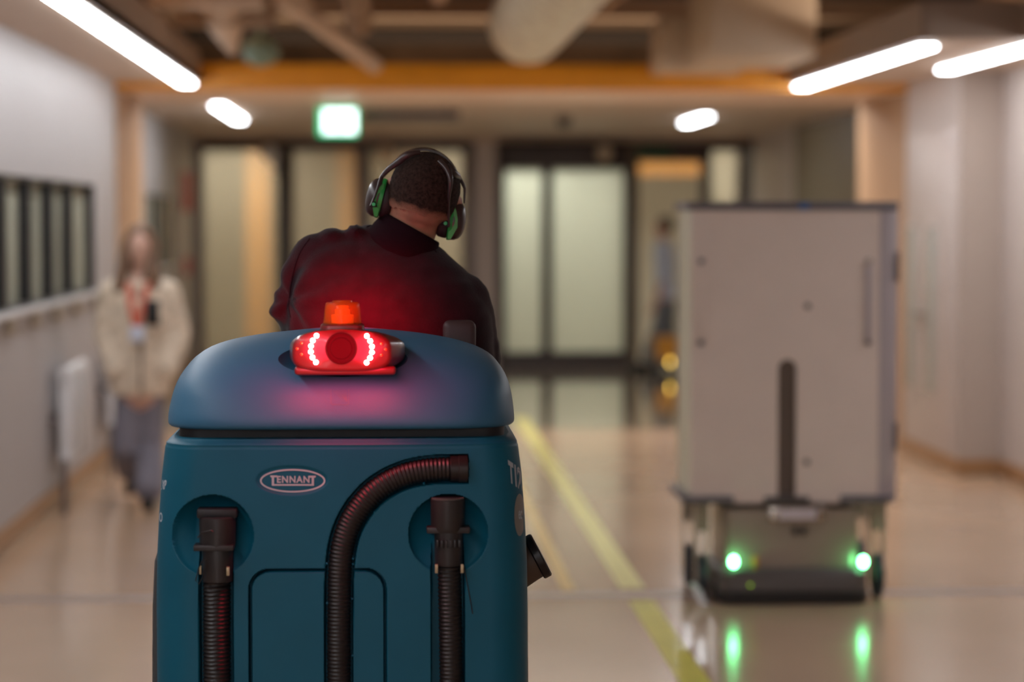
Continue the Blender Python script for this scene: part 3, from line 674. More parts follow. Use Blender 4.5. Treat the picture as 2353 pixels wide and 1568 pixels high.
MB().tube([H3(1030, 1149, .004), H3(1030, 1145, .004), H3(1030, 1144.5, .004), H3(1030, 1150, .004)], [.0355, .036, .030, .029], 32).done('cuff_rim', mat('worn_rim', (.10, .085, .08), .5), right)
MB().lathe([(.0005, 0), (.029, 0), (.029, .001), (.0005, .001)], H3(1030, 1145.2, .004)+Vector((0, 0, .0008)), n=32).done('cuff_bore', 'gap', right)
vtube(1032, [(1219, 36), (1224, 33), (1298, 32), (1302, 31)], .004).done('hose_collar', 'plast', right, ang=30)
cb = MB()
for k in range(6): cb.box(H3(1003+k*10, 0, 0).x, H3(1009+k*10, 0, 0).x, D0-.040+.002*abs(k-2.5)**1.7, D0-.02, ZP(1258), ZP(1240), bev=.001)
cb.done('grip_rib', 'rubber', right)
MB().box(H3(981, 0, 0).x, H3(1081, 0, 0).x, D0-.030, D0+.012, ZP(1226), ZP(1211), bev=.003).done('latch_ring', 'plast', right)
MB().box(H3(1000, 0, 0).x, H3(1007, 0, 0).x, D0-.032, D0-.022, ZP(1317), ZP(1297), bev=.001).done('clip', 'clip', right); MB().box(H3(1059, 0, 0).x, H3(1066, 0, 0).x, D0-.032, D0-.022, ZP(1317), ZP(1297), bev=.001).done('clip', 'clip', right)
MB().tube([H3(1066, 1300, -.02), H3(1076, 1350, -.016), H3(1084, 1395, -.014), H3(1087, 1414, -.014)], .0012, 8).done('strap_end', 'rubber', right)
for (px, py) in ((812, 1285), (812, 1298), (810, 1378), (811, 1510), (752, 1296), (752, 1388), (862, 1178), (975, 1112)):
    MB().ell(H3(px, py, .002), (.0028, .0035, .0028), u=10, v=8).done('hose_nib', 'teal', sub)
# light unit in the lid pocket
YL = 5.185
lu = MB()
def lo(sx, sz, y, dxr=0, bot=0):
    c = P(785, 806, 5.19); out = []
    for k in range(64):
        a = 2*PI*k/64; ca, sa = math.cos(a), math.sin(a); ne = 3.2 if sa < 0 else 2.7
        x = sx*math.copysign(abs(ca)**(2/ne), ca); z = sz*math.copysign(abs(sa)**(2/ne), sa)
        if ca > 0: x += dxr*abs(ca)
        if sa < 0: x *= 1+.06*abs(sa)
        out.append(Vector((c.x+x, y, c.z+z-(bot if sa < 0 else 0)*abs(sa))))
    return out
k_ = 5.19/5555
unit = lu.loft([lo(104*k_, 40*k_, YL), lo(111*k_, 47*k_, YL+.003), lo(114*k_, 49*k_, YL+.012, .002, .003), lo(118*k_, 46*k_, YL+.045, .014, .008), lo(122*k_, 40*k_, YL+.08, .022, .012), lo(112*k_, 34*k_, YL+.17, .02, .004)]).done('light_unit', 'redhouse', sub, ang=50)
c = P(785, 806, 5.19)
MB().box(P(672, 0, YL).x, P(908, 0, YL).x, YL+.006, YL+.09, Z(862, YL), Z(842, YL), bev=.007, seg=3).done('lower_lip', 'redhouse', unit)
sp = P(784, 801, YL)
MB().lathe([(.0345, .004), (.0345, -.003), (.031, -.004), (.029, -.002), (.024, -.0015), (.022, -.003), (.012, -.0025), (.002, -.002)], (sp.x, YL, sp.z), 'Y', 40).done('beeper', 'lens', unit, ang=30)
LEDS = [C6(*q) for q in [(600, 515), (553, 577), (530, 648), (527, 722), (548, 795), (593, 857), (1248, 518), (1292, 583), (1314, 655), (1314, 728), (1290, 800), (1245, 862)]]
for q in LEDS:
    v = P(q[0], q[1], YL-.003); MB().ell((v.x, YL-.001, v.z), (.0050, .0045, .0050), u=16, v=10).done('red_led', 'led', unit)
for q in [(405, 610), (350, 683), (405, 755), (1438, 618), (1492, 690), (1438, 765)]:
    q = C6(*q); v = P(q[0], q[1], YL); MB().ell((v.x, YL+.001, v.z), (.0032, .003, .0032), u=12, v=8).done('amber_led', 'led_off', unit)
# beacon on top
bc = P(787, 745, 5.27)
MB().loft([rr(bc.x, .0475, 5.215, 5.325, .02, bc.z-.018, 6), rr(bc.x, .047, 5.217, 5.323, .02, bc.z-.002, 6), rr(bc.x, .043, 5.222, 5.318, .02, bc.z+.001, 6)]).done('beacon_base', 'redhouse', unit)
hgt = (744-694)/5555*5.27
dome = [(.0415, 0), (.0418, .003), (.040, .012), (.0385, hgt*.7), (.0365, hgt-.004), (.034, hgt-.001), (.022, hgt+.0), (.021, hgt+.003), (.0005, hgt+.0035)]
dm = MB().lathe(dome + [(r*.93, h-.002) for r, h in dome[::-1]][:1] + [(.030, hgt-.004), (.0345, hgt-.008), (.0385, .003), (.0385, .0005)], (bc.x, 5.27, bc.z+.001), n=48).done('beacon_dome', 'amber', unit)
MB().lathe([(.024, 0), (.024, .018), (.016, .020), (.016, .030), (.013, .031), (.013, .038), (.005, .039)], (bc.x, 5.27, bc.z+.002), n=24).done('beacon_core', 'amber_in', unit, ang=30)
# machine front part, seat, wheels (mostly behind the tank)
MB().box(mc-.30, mc+.30, 5.93, 6.40, .80, .88, bev=.03, seg=3).done('seat', 'plast', sub)
MB().box(mc-.26, mc+.26, 5.925, 5.99, .88, 1.30, bev=.03, seg=3).done('backrest', 'plast', sub)
ar0, ar1 = P(1018, 737, 5.74), P(1093.5, 860, 5.74)
MB().box(ar0.x, ar1.x, 5.72, 5.78, ar1.z, ar0.z, bev=.016, seg=4).done('armrest', mat('brown_black_pad', (.055, .03, .03), .55), sub)
MB().box(mc-.38, mc+.38, 5.9, 7.2, .22, .34, bev=.03).done('chassis', 'gplast', sub)
MB().box(mc-.30, mc+.30, 5.93, 6.3, .34, .80, bev=.03).done('seat_pedestal', 'teal', sub)
MB().box(mc-.30, mc+.30, 6.85, 7.2, .3, 1.05, bev=.08, seg=4).done('front_cowl', 'teal', sub)
MB().tube([(mc, 6.9, 1.0), (mc, 6.68, 1.12)], .03, 12).done('steering_column', 'plast', sub)
cc = Vector((mc, 6.66, 1.13)); sw = MB().tube([cc+Vector((.17*math.cos(2*PI*k/32), -.17*math.sin(2*PI*k/32)*.5*-1, .17*math.sin(2*PI*k/32)*.86)) for k in range(32)], .013, 10, closed=True)
sw.tube([cc+Vector((-.16, 0, 0)), cc+Vector((.16, 0, 0))], .01, 8).done('steering_wheel', 'plast', sub)
for x, y in ((-.33, 5.65), (.33, 5.65), (0, 7.05)):
    w_ = MB().lathe([(.05, -.05), (.14, -.05), (.15, -.035), (.15, .035), (.14, .05), (.05, .05)], (mc+x, y, .15), 'X', 32).done('wheel', 'rubber', sub)
MB().tube([(mc-.33, 5.65, .15), (mc+.33, 5.65, .15)], .03, 12).done('axle', 'gplast', sub)
MB().box(mc-.34, mc+.34, 5.24, 5.9, .17, .30, bev=.02).done('underframe', 'gplast', sub)
MB().tube([(mc-.45, 5.32, .06), (mc, 5.18, .06), (mc+.45, 5.32, .06)], .035, 10).box(mc-.04, mc+.04, 5.18, 5.4, .06, .26).done('squeegee', 'plast', sub)
# side skirts: slim dark panels widening towards the floor
for s, x0 in ((-1, mc-hw(.9)), (1, mc+hw(.9))):
    e = lambda y, z, o: Vector((x0+s*o, y, z))
    if s < 0: prof = [(1.02, -.03), (.90, .008), (.80, .013), (.70, .0145), (.45, .016), (.25, .01)]
    else: prof = [(.98, -.02), (.90, .001), (.80, .0035), (.70, .004), (.45, .006), (.25, .004)]
    MB().loft([[e(5.30, z, -.03), e(5.30, z, o-.004), e(5.31, z, o), e(5.86, z, o), e(5.87, z, -.03)] for z, o in prof]).done('side_skirt', 'gplast', sub)
# filler neck with cap on the right side
fb = P(1206, 1290, 5.42); ft = P(1229, 1262, 5.42)
ax = Vector((.80, 0, .42)).normalized(); rt = Vector((0, 0, 1)).rotation_difference(ax).to_matrix()
c0 = P(1203, 1296, 5.42)
MB().lathe([(.052, -.03), (.047, .012), (.046, .03)], c0, n=32, rot=rt).done('filler_neck', mat('tan_neck', (.10, .065, .045), .5), sub)
MB().lathe([(.050, .026), (.053, .029), (.053, .043), (.050, .046), (.01, .047)], c0, n=32, rot=rt).done('filler_cap', 'rubber', sub, ang=30)
# added red fill floating before the two LED arcs, stands in for bloom
for i, px in enumerate((717, 852)):
    v = P(px, 806, YL-.085); l = bpy.data.lights.new('red_fill', 'POINT'); l.shadow_soft_size = .06; l.energy = 1.7; l.color = (1, .02, .06)
    o = bpy.data.objects.new('red_fill', l); COL.objects.link(o); o.location = v
l = bpy.data.lights.new('back_fill', 'SPOT'); l.energy = 17; l.color = (1, .0, .03); l.shadow_soft_size = .04; l.spot_size = math.radians(98); l.spot_blend = 1
o = bpy.data.objects.new('back_fill', l); COL.objects.link(o); o.location = P(790, 735, 5.555); o.rotation_euler = (PI/2-.22, 0, -.05)  # added red spot aimed at the driver's back in place of lens bloom
# ================================================================== DRIVER
man = thing('person', P(890, 1150, 6.1), 'seated driver in a dark maroon polo shirt seen from behind, head tilted right', 'person')
def E(px, py, d): return P(px, py, d)
tilt = Matrix.Rotation(math.radians(15), 3, 'Y')
HC = E(977, 431, 5.92)
hb = MB()
hb.ell(HC+tilt @ Vector((0, 0, -.005)), (.083, .100, .083), tilt).ell(HC+tilt @ Vector((0, -.012, -.045)), (.072, .080, .055), tilt).ell(HC+tilt @ Vector((0, .02, -.04)), (.074, .085, .08), tilt)
hb.ell(HC+tilt @ Vector((0, .05, -.09)), (.05, .05, .045), tilt)       # jaw and chin
hb.ell(HC+tilt @ Vector((0, .108, -.035)), (.013, .018, .02), tilt)     # nose
hb.ell(HC+tilt @ Vector((0, .100, -.072)), (.024, .010, .008), tilt)    # lips
for s in (-1, 1): hb.ell(HC+tilt @ Vector((s*.088, .005, -.03)), (.012, .02, .032), tilt); hb.ell(HC+tilt @ Vector((s*.033, .094, .0)), (.017, .008, .006), tilt)
hb.cap(E(960, 480, 5.93), E(920, 580, 5.95), .066, .068)                # neck
tors = [(920, 560, .07), ]
hb.cap(E(900, 720, 6.0), E(885, 1080, 6.05), .12, .13).cap(E(740, 650, 6.0), E(1050, 730, 6.0), .06, .06)
def arm(b, sh, el, wr, r0, r1, r2): b.cap(sh, el, r0, r1); b.cap(el, wr, r1, r2)
LA = (E(705, 625, 5.95), E(668, 715, 5.98), E(760, 860, 6.50)); RA = (E(1080, 715, 5.95), E(1108, 860, 6.1), E(960, 880, 6.52))
arm(hb, *LA, .038, .032, .027); arm(hb, *RA, .040, .036, .027)
def hand(b, w_, dirv, side, palm=(0, 0, -1)):
    d = Vector(dirv).normalized(); pn = Vector(palm).normalized(); sd = d.cross(pn).normalized()*side
    b.cap(w_, w_+d*.05, .028, .026); b.ell(w_+d*.075, (.040, .045, .022))
    for k, L_ in enumerate((.066, .075, .070, .055)):
        p = w_+d*.105+sd*(.033-.022*k); q = p+d*L_*.5+pn*.008; r = q+d*L_*.25+pn*L_*.45
        b.cap(p-d*.02, q, .0095, .009, 8); b.cap(q, r, .009, .0078, 8)
    p = w_+d*.05+sd*.035; q = p+sd*.03+d*.03; b.cap(p, q, .012, .010, 8); b.cap(q, q+d*.03+pn*.02, .010, .009, 8)
hand(hb, LA[2], (.25, .9, .1), 1); hand(hb, RA[2], (-.25, .9, .1), -1)
pel = E(890, 1130, 6.1); kn = [E(780, 1150, 6.62), E(1000, 1150, 6.62)]; ft = [Vector((kn[0].x, 6.62, .44)), Vector((kn[1].x, 6.62, .44))]
hb.ell(pel, (.17, .14, .12))
for k in (0, 1): hb.cap(pel+Vector(((-.09, .09)[k], 0, 0)), kn[k], .085, .06); hb.cap(kn[k], ft[k], .055, .04); hb.cap(ft[k]+Vector((0, 0, -.04)), ft[k]+Vector((0, .16, -.05)), .035, .03)
organic(hb, 'body', 'skin', man, .0085, 3)
# cropped hair, thinning towards the nape
hh = MB(); hh.ell((0, 0, 0), (1, 1, 1), None, 128, 110)
for v in hh.b.verts:
    z = v.co.z; r = math.sqrt(max(1e-9, 1-z*z)); r2 = (1-abs(z)**3)**.45 if z < 0 else r
    v.co = HC+tilt @ Vector((v.co.x*r2/r*.0865, -.003+v.co.y*r2/r*.104, -.003+z*(.090 if z > 0 else .095)))
hh.b.normal_update()
hbm = hh.b; dele = []
fl = hbm.verts.layers.float_color.new('fade')
for v in hbm.verts:
    l = tilt.inverted() @ (v.co-HC); lim = -.068+(.0 if l.y < 0 else (l.y*1.0))+.006*noise.noise(v.co*60)
    if l.z < lim: dele.append(v)
    f = sm(.0, .030, l.z-lim); f *= 1-.35*math.exp(-((l.x-.02)**2+(l.z-.075)**2)/.0012); v[fl] = (f, f, f, 1)
    v.co += v.normal*(.0012*noise.noise(v.co*300))
bmesh.ops.delete(hbm, geom=dele, context='VERTS')
def hairmat():
    m = M['stubble']; nt = m.node_tree; b = nt.nodes['Principled BSDF']; src = b.inputs['Base Color'].links[0].from_socket
    at = nt.nodes.new('ShaderNodeVertexColor'); at.layer_name = 'fade'
    ns = nt.nodes.new('ShaderNodeTexNoise'); ns.inputs['Scale'].default_value = 420
    tc = nt.nodes.new('ShaderNodeTexCoord'); nt.links.new(tc.outputs['Object'], ns.inputs['Vector'])
    ad = nt.nodes.new('ShaderNodeMath'); ad.operation = 'MULTIPLY_ADD'; nt.links.new(ns.outputs['Fac'], ad.inputs[0]); ad.inputs[1].default_value = .5; nt.links.new(at.outputs['Color'], ad.inputs[2])
    mr = nt.nodes.new('ShaderNodeMapRange'); mr.inputs['From Min'].default_value = .25; mr.inputs['From Max'].default_value = 1.0; nt.links.new(ad.outputs[0], mr.inputs[0])
    mx = nt.nodes.new('ShaderNodeMix'); mx.data_type = 'RGBA'; nt.links.new(mr.outputs[0], mx.inputs[0]); mx.inputs[6].default_value = (.42, .20, .13, 1); nt.links.new(src, mx.inputs[7]); nt.links.new(mx.outputs[2], b.inputs['Base Color'])
hairmat()
hh.done('hair', 'stubble', man, ang=180)
# polo shirt: torso from horizontal slices, sleeves, remeshed
sl = [(516, 838, 940, .035, 5.99), (528, 800, 965, .05, 5.98), (540, 735, 983, .065, 5.98), (560, 706, 1003, .085, 5.97), (585, 690, 1030, .10, 5.96), (615, 680, 1064, .115, 5.955), (650, 672, 1094, .13, 5.95), (690, 668, 1116, .14, 5.95), (730, 664, 1128, .145, 5.955), (770, 664, 1134, .145, 5.965), (820, 662, 1136, .145, 5.98), (880, 664, 1130, .14, 6.0), (1000, 690, 1090, .14, 6.05), (1120, 700, 1080, .15, 6.08)]
sb = MB(); rings = []
for (py, a, b, hd, dc) in sl:
    A = E(a, py, dc); B = E(b, py, dc); ring = []
    for q in range(48):
        an = 2*PI*q/48; ca, sa = math.cos(an), math.sin(an); ne = 2.6
        ring.append(Vector(((A.x+B.x)/2+(B.x-A.x)/2*math.copysign(abs(ca)**(2/ne), ca), dc+hd*math.copysign(abs(sa)**(2/ne), sa), (A.z+B.z)/2)))
    rings.append(ring)
sb.loft(rings)
sb.cap(E(722, 590, 5.95), E(662, 708, 5.98), .058, .047); sb.cap(E(662, 708, 5.98), E(700, 770, 6.25), .047, .05)
sb.cap(E(1062, 690, 5.95), E(1095, 800, 6.0), .072, .056); sb.cap(E(1100, 800, 6.0), E(1098, 880, 6.1), .054, .055)
sb.ell(E(816, 532, 5.95), (.022, .05, .018)).ell(E(760, 541, 5.95), (.03, .05, .02))
def wr(v):
    q = Vector((v.x*5+v.z*3, v.y*2, v.z*9-v.x*4)); d = .0045*(noise.noise(q*1.5))+.0025*noise.noise(q*4)
    # folds from the left armpit and under the collar
    f = E(668, 690, 5.9); r = math.hypot(v.x-f.x, v.z-f.z); an = math.atan2(v.z-f.z, v.x-f.x)
    d += .006*math.exp(-((r-.09)/.08)**2)*math.sin(an*7+1)
    g = E(815, 530, 5.9); r = math.hypot(v.x-g.x, v.z-g.z); an = math.atan2(v.z-g.z, v.x-g.x); d += .0015*math.exp(-(r/.09)**2)*math.sin(an*6)
    return d
organic(sb, 'polo_shirt', 'shirt', man, .0075, 7, disp=wr)
# seam of the left sleeve (runs over the shirt)
bm = bmesh.new(); so = [o for o in man.children if o.name.startswith('polo_shirt')][0]; bm.from_mesh(so.data); bmesh.ops.translate(bm, verts=bm.verts, vec=man.location); SH = BVHTree.FromBMesh(bm); bm.free()
seam = [stick(SH, x, y, .0005) for x, y in csp([(712, 548), (690, 580), (676, 620), (668, 660), (664, 700), (668, 730)], 5)]
seam = [s for s in seam if s]
MB().tube(seam, .0012, 6).done('sleeve_seam', 'collar', man)
seam = [stick(SH, x, y, .0005) for x, y in csp([(842, 522), (870, 512), (900, 514), (940, 526), (975, 548), (1003, 580)], 5)]; seam = [s for s in seam if s]
MB().tube(seam, .0012, 6).done('collar_seam', 'collar', man)
# collar band
ca = (E(972, 470, 5.93)-E(915, 570, 5.95)).normalized(); 
cr = Vector((0, 0, 1)).rotation_difference(ca).to_matrix()
cc = E(930, 552, 5.945); rings = []
for h, sx, sy, t in ((-.035, .080, .08, 0), (-.018, .089, .090, 0), (.0, .087, .087, 0), (.022, .082, .082, 0), (.034, .0785, .079, 0), (.037, .0755, .076, 0), (.028, .0735, .073, 0), (.0, .074, .074, 0)):
    rings.append([cc+cr @ Vector((sx*math.cos(2*PI*k/48), sy*math.sin(2*PI*k/48), h-(.012*math.sin(2*PI*k/48) if h > 0 else 0))) for k in range(48)])
MB().loft(rings, cap=False).done('collar', 'collar', man, ang=180)
tr = MB(); tr.ell(pel, (.185, .155, .13))
for k in (0, 1): tr.cap(pel+Vector(((-.09, .09)[k], 0, 0)), kn[k], .10, .078); tr.cap(kn[k], ft[k]+Vector((0, 0, .03)), .072, .06)
organic(tr, 'trousers', 'gplast', man, .014, 5)
for k in (0, 1): MB().box(ft[k].x-.05, ft[k].x+.05, 6.55, 6.83, .345, .43, bev=.03, seg=3).done('shoe', 'shoe', man)
# ear defenders
ed = thing('ear_defenders', HC, 'black and green ear defenders worn on the head of the driver', 'ear defenders')
def HL(x, y, z): return HC+tilt @ Vector((x, y, z))
C1 = lambda x, y, d: P(820+x/5.807, 330+y/5.807, d)
# wide band over the crown, splitting into two stems on each side
band = [C1(500, 285, 5.94), C1(590, 190, 5.935), C1(700, 128, 5.93), C1(830, 97, 5.93), C1(960, 100, 5.93), C1(1080, 140, 5.93), C1(1190, 215, 5.93), C1(1275, 320, 5.93), C1(1320, 420, 5.93)]
rings = []; bp = csp(band, 4)
for i, p in enumerate(bp):
    t = (bp[min(i+1, len(bp)-1)]-bp[max(i-1, 0)]).normalized(); nn = t.cross(Vector((0, 1, 0))).normalized(); k = min(i, len(bp)-1-i)/4; hwd = .020+.012*min(1, k)
    dp = Vector((0, 1, 0)); rings.append([p+nn*.003-dp*hwd, p+nn*.006-dp*hwd*.5, p+nn*.007, p+nn*.006+dp*hwd*.5, p+nn*.003+dp*hwd, p-nn*.001+dp*hwd, p-nn*.001, p-nn*.001-dp*hwd])
MB().loft(rings).done('headband', 'cup', ed, ang=60)
def wire(pts, rs): MB().tube(csp([tuple(p) for p in pts], 5), [interp(list(enumerate(rs)), i/5) for i in range((len(pts)-1)*5+1)], 12).done('band_stem', 'cup', ed)
# right cup stems
wire([C1(1100, 240, 5.86), C1(1190, 330, 5.842), C1(1240, 430, 5.828), C1(1248, 540, 5.825), C1(1232, 680, 5.835), C1(1222, 860, 5.855), C1(1228, 1100, 5.874)], [.007, .007, .007, .006, .0042, .003, .003])
wire([C1(1310, 400, 5.95), C1(1370, 470, 5.955), C1(1430, 580, 5.96), C1(1434, 630, 5.96), C1(1427, 800, 5.96)], [.006, .005, .004, .003, .002])
wire([C1(1200, 290, 5.86), C1(1275, 385, 5.86), C1(1335, 430, 5.89), C1(1370, 470, 5.955)], [.009, .011, .009, .005])
# left cup stems
wire([C1(840, 118, 5.87), C1(690, 145, 5.86), C1(560, 240, 5.87), C1(440, 330, 5.88), C1(350, 420, 5.89), C1(310, 490, 5.885), C1(270, 610, 5.88), C1(225, 740, 5.875), C1(185, 835, 5.87)], [.005, .008, .009, .007, .005, .004, .0032, .003, .003])
wire([C1(520, 260, 5.95), C1(400, 380, 5.96), C1(330, 480, 5.97), C1(290, 600, 5.98), C1(270, 700, 5.98)], [.007, .005, .003, .002, .002])
# cups: outer shell, green ring, dark inner plate, cushion
def cup(c, ang, s, k=1.0):
    R = Matrix.Rotation(math.radians(ang), 3, 'Y')
    def L(x, y, z): return c+R @ Vector((x*s, y, z))
    def ringp(x, ry, rz, n=40): return [L(x, ry*math.cos(2*PI*q/n), rz*math.sin(2*PI*q/n)) for q in range(n)]
    o = MB().loft([ringp(-.004, .034, .046), ringp(.0, .036, .048), ringp(.010, .0355, .0475), ringp(.020, .032, .043), ringp(.027, .024, .034), ringp(.031, .013, .02), ringp(.032, .004, .006)]).done('ear_cup', 'cup', ed, ang=70)
    MB().loft([ringp(-.009, .0345, .0465), ringp(-.008, .037, .049), ringp(-.002, .0375, .0495), ringp(.001, .0365, .0485)]).done('green_ring', 'green', o)
    MB().loft([ringp(-.034, .026, .038), ringp(-.031, .031, .043), ringp(-.02, .0335, .0455), ringp(-.0105, .033, .0455), ringp(-.009, .031, .043)]).done('cushion', 'foam', o, ang=70)
    # green bracket plate facing rearwards with pivot button
    MB().loft([[L(-.006, -.030, -.046), L(.002, -.030, -.046), L(.014, -.0375, -.016), L(.012, -.0375, .004), L(.006, -.036, .024), L(.0, -.034, .036), L(-.004, -.034, .036), L(-.006, -.036, .0)],
               [L(-.006, -.020, -.046), L(.002, -.020, -.046), L(.014, -.025, -.016), L(.012, -.025, .004), L(.006, -.025, .024), L(.0, -.024, .036), L(-.004, -.024, .036), L(-.006, -.026, .0)]]).done('green_bracket', 'green', o, ang=30)
    return o
RCc = C1(1272, 1025, 5.925); cup(RCc, 8, 1)
LCc = C1(300, 725, 5.925); cup(LCc, 14, -1)
for q, dd in ((C1(1183, 1066, 5.872), 1), (C1(226, 812, 5.868), 2)):
    MB().lathe([(.0048, .004), (.0048, -.001), (.004, -.002), (.0008, -.0022)], q, 'Y', 20).done('pivot_button', mat('mint_green%d' % dd, (.03, .50, .16), .35), ed)
MB().tube([C1(1135, 1090, 5.885), C1(1183, 1090, 5.876), C1(1238, 1108, 5.875)], .0028, 8).done('pivot_fork', 'foam', ed); MB().tube([C1(178, 835, 5.872), C1(265, 838, 5.872), C1(235, 775, 5.872)], .0028, 8).done('pivot_fork', 'foam', ed)
# ================================================================== WALKING WOMAN
DW = 14.0
def W(px, py, dd=0): return P(px, py, DW+dd)
wm = thing('person', (W(320, 0).x, DW, 0), 'walking woman with long brown hair in a beige fleece coat and grey jeans', 'person')
hc = W(322, 570)
b = MB(); b.ell(hc+Vector((0, 0, .01)), (.072, .088, .10)).ell(hc+Vector((0, -.03, -.06)), (.05, .05, .05)).ell(hc+Vector((0, -.085, -.02)), (.012, .018, .022)).ell(hc+Vector((0, -.08, -.055)), (.022, .01, .007))
for s in (-1, 1): b.ell(hc+Vector((s*.03, -.078, .015)), (.014, .008, .006)); b.ell(hc+Vector((s*.073, 0, -.01)), (.01, .018, .028))
b.cap(W(322, 610), W(322, 650), .048, .055); b.cap(W(322, 680), W(322, 900), .12, .13)
for s, e_, h_ in ((-1, W(240, 760), W(278, 800, .0)), (1, W(408, 760), W(368, 800, .0))):
    b.cap(W(322+s*62, 665), e_, .045, .038); b.cap(e_, h_, .036, .028); hand(b, h_, (s*.05, .0, -1), s, (-s, 0, 0))
b.cap(W(300, 900), W(285, 1040, -.05), .07, .05); b.cap(W(285, 1040, -.05), Vector((W(278, 0).x, DW+.25, .14)), .05, .035)
b.cap(W(345, 900), W(345, 1040), .07, .05); b.cap(W(345, 1040), Vector((W(342, 0).x, DW-.2, .08)), .05, .035)
organic(b, 'body', 'fair', wm, .014, 3)
b = MB(); b.ell(hc+Vector((0, .03, .03)), (.092, .10, .115)); 
for s in (-1, 1): b.cap(hc+Vector((s*.072, .0, .03)), W(322+s*40-8, 660, -.06), .035, .04); b.cap(hc+Vector((s*.05, .06, 0)), W(322+s*30, 660, .12), .05, .045)
b.cap(hc+Vector((.07, -.01, -.03)), W(338, 635, -.08), .03, .03)
organic(b, 'hair', 'hairb', wm, .014, 3)
b = MB(); rings = []
for py, a_, c_, hd in ((645, 292, 352, .06), (655, 268, 378, .09), (675, 252, 396, .12), (720, 247, 402, .14), (780, 246, 402, .15), (840, 245, 400, .16), (895, 250, 395, .15), (908, 256, 388, .14)):
    A = W(a_, py); B = W(c_, py); rings.append([Vector(((A.x+B.x)/2+(B.x-A.x)/2*math.cos(2*PI*q/32), DW+hd*math.sin(2*PI*q/32), A.z)) for q in range(32)])
b.loft(rings)
for s, e_, h_ in ((-1, W(238, 765), W(262, 850, -.1)), (1, W(410, 765), W(386, 850, -.1))):
    b.cap(W(322+s*62, 672), e_, .08, .07); b.cap(e_, h_, .07, .06)
b.tube([W(300, 655, -.05), W(322, 662, -.10), W(346, 655, -.05), W(350, 640, .05), W(322, 635, .09), W(296, 640, .05)], .035, 10, closed=True)
organic(b, 'fleece_coat', 'coat', wm, .014, 4, disp=lambda v: .012*noise.noise(v*22))
MB().tube([W(327, 690, -.17), W(325, 800, -.18), W(324, 900, -.17)], .008, 8).done('coat_zip', mat('zip_brown', (.2, .15, .12), .6), wm)
b = MB(); b.cap(W(300, 890), W(287, 1030, -.05), .085, .075); b.cap(W(287, 1030, -.05), Vector((W(280, 0).x, DW+.22, .19)), .075, .08)
b.cap(W(345, 890), W(345, 1030), .085, .08); b.cap(W(345, 1030), Vector((W(342, 0).x, DW-.18, .12)), .08, .09)
organic(b, 'jeans', 'jean', wm, .014, 4)
MB().box(W(268, 0).x, W(290, 0).x, DW+.15, DW+.38, .03, .12, bev=.03, seg=3).done('shoe', 'shoe', wm)
MB().box(W(328, 0).x, W(356, 0).x, DW-.34, DW-.08, .0, .08, bev=.03, seg=3).done('shoe', 'shoe', wm)
ly = thing('lanyard', W(315, 770, -.2), 'orange-red lanyard with a white card badge on the chest of the woman', 'lanyard')
def flat(b, pts, wd, y): 
    for p, q in zip(pts, pts[1:]): b.tube([p, q], wd/2, 8, sx=.25, up=(1, 0, 0))
b = MB(); flat(b, [W(295, 650, -.14), W(300, 700, -.18), W(312, 748, -.20)], .035, 0); flat(b, [W(340, 650, -.14), W(330, 700, -.18), W(316, 748, -.20)], .035, 0); b.done('ribbon', 'lany', ly)
a_ = W(298, 786, -.21); c_ = W(332, 750, -.21); MB().box(a_.x, c_.x, DW-.215, DW-.207, a_.z, c_.z, bev=.002).done('card', 'badge', ly)
a_ = W(335, 748, -.2); c_ = W(366, 690, -.2); MB().box(a_.x, c_.x, DW-.21, DW-.19, a_.z, c_.z, bev=.005).done('phone', 'black', label='dark phone clipped on the chest of the woman in the fleece coat', cat='phone')
# ================================================================== FAR WALKER
DF_ = 26.2
def G(px, py, dd=0): return P(px, py, DF_+dd)
fp = thing('person', (G(1520, 0).x, DF_, 0), 'distant person in a pale blue top walking left past the open doorway', 'person')
b = MB(); hc = G(1524, 522); b.ell(hc, (.088, .075, .11)).ell(hc+Vector((-.09, 0, -.02)), (.018, .012, .02)).ell(hc+Vector((-.04, 0, -.07)), (.045, .045, .04))
b.cap(G(1524, 540), G(1526, 560), .05, .055).cap(G(1526, 590), G(1530, 690), .10, .11)
b.cap(G(1522, 580, -.13), G(1520, 650, -.15), .045, .035).cap(G(1520, 650, -.15), G(1505, 700, -.15), .035, .025); hand(b, G(1505, 700, -.15), (-.5, 0, -.8), 1, (-.6, 0, .4))
b.cap(G(1528, 580, .13), G(1535, 650, .15), .045, .035).cap(G(1535, 650, .15), G(1520, 700, .15), .035, .025); hand(b, G(1520, 700, .15), (-.5, 0, -.8), -1, (-.6, 0, .4))
b.cap(G(1530, 700, -.08), G(1510, 765, -.08), .08, .06).cap(G(1510, 765, -.08), Vector((G(1484, 0).x, DF_-.08, .1)), .055, .04)
b.cap(G(1530, 700, .08), G(1538, 765, .08), .08, .06).cap(G(1538, 765, .08), Vector((G(1552, 0).x, DF_+.08, .14)), .055, .04)
organic(b, 'body', 'fair', fp, .016, 3)
MB().ell(hc+Vector((.022, 0, .02)), (.088, .085, .105)).done('hair', mat('dark_brown_hair', (.05, .025, .015), .6), fp)
b = MB(); b.cap(G(1526, 590), G(1530, 680), .115, .12); b.cap(G(1524, 575), G(1528, 600), .12, .13)
b.cap(G(1522, 580, -.13), G(1520, 640, -.15), .065, .055).cap(G(1528, 580, .13), G(1535, 640, .15), .065, .055)
organic(b, 'top', 'bluetop', fp, .016, 4)
b = MB(); b.cap(G(1530, 695), G(1530, 720), .12, .12)
b.cap(G(1530, 705, -.08), G(1510, 765, -.08), .095, .08).cap(G(1510, 765, -.08), Vector((G(1486, 0).x, DF_-.08, .16)), .08, .07)
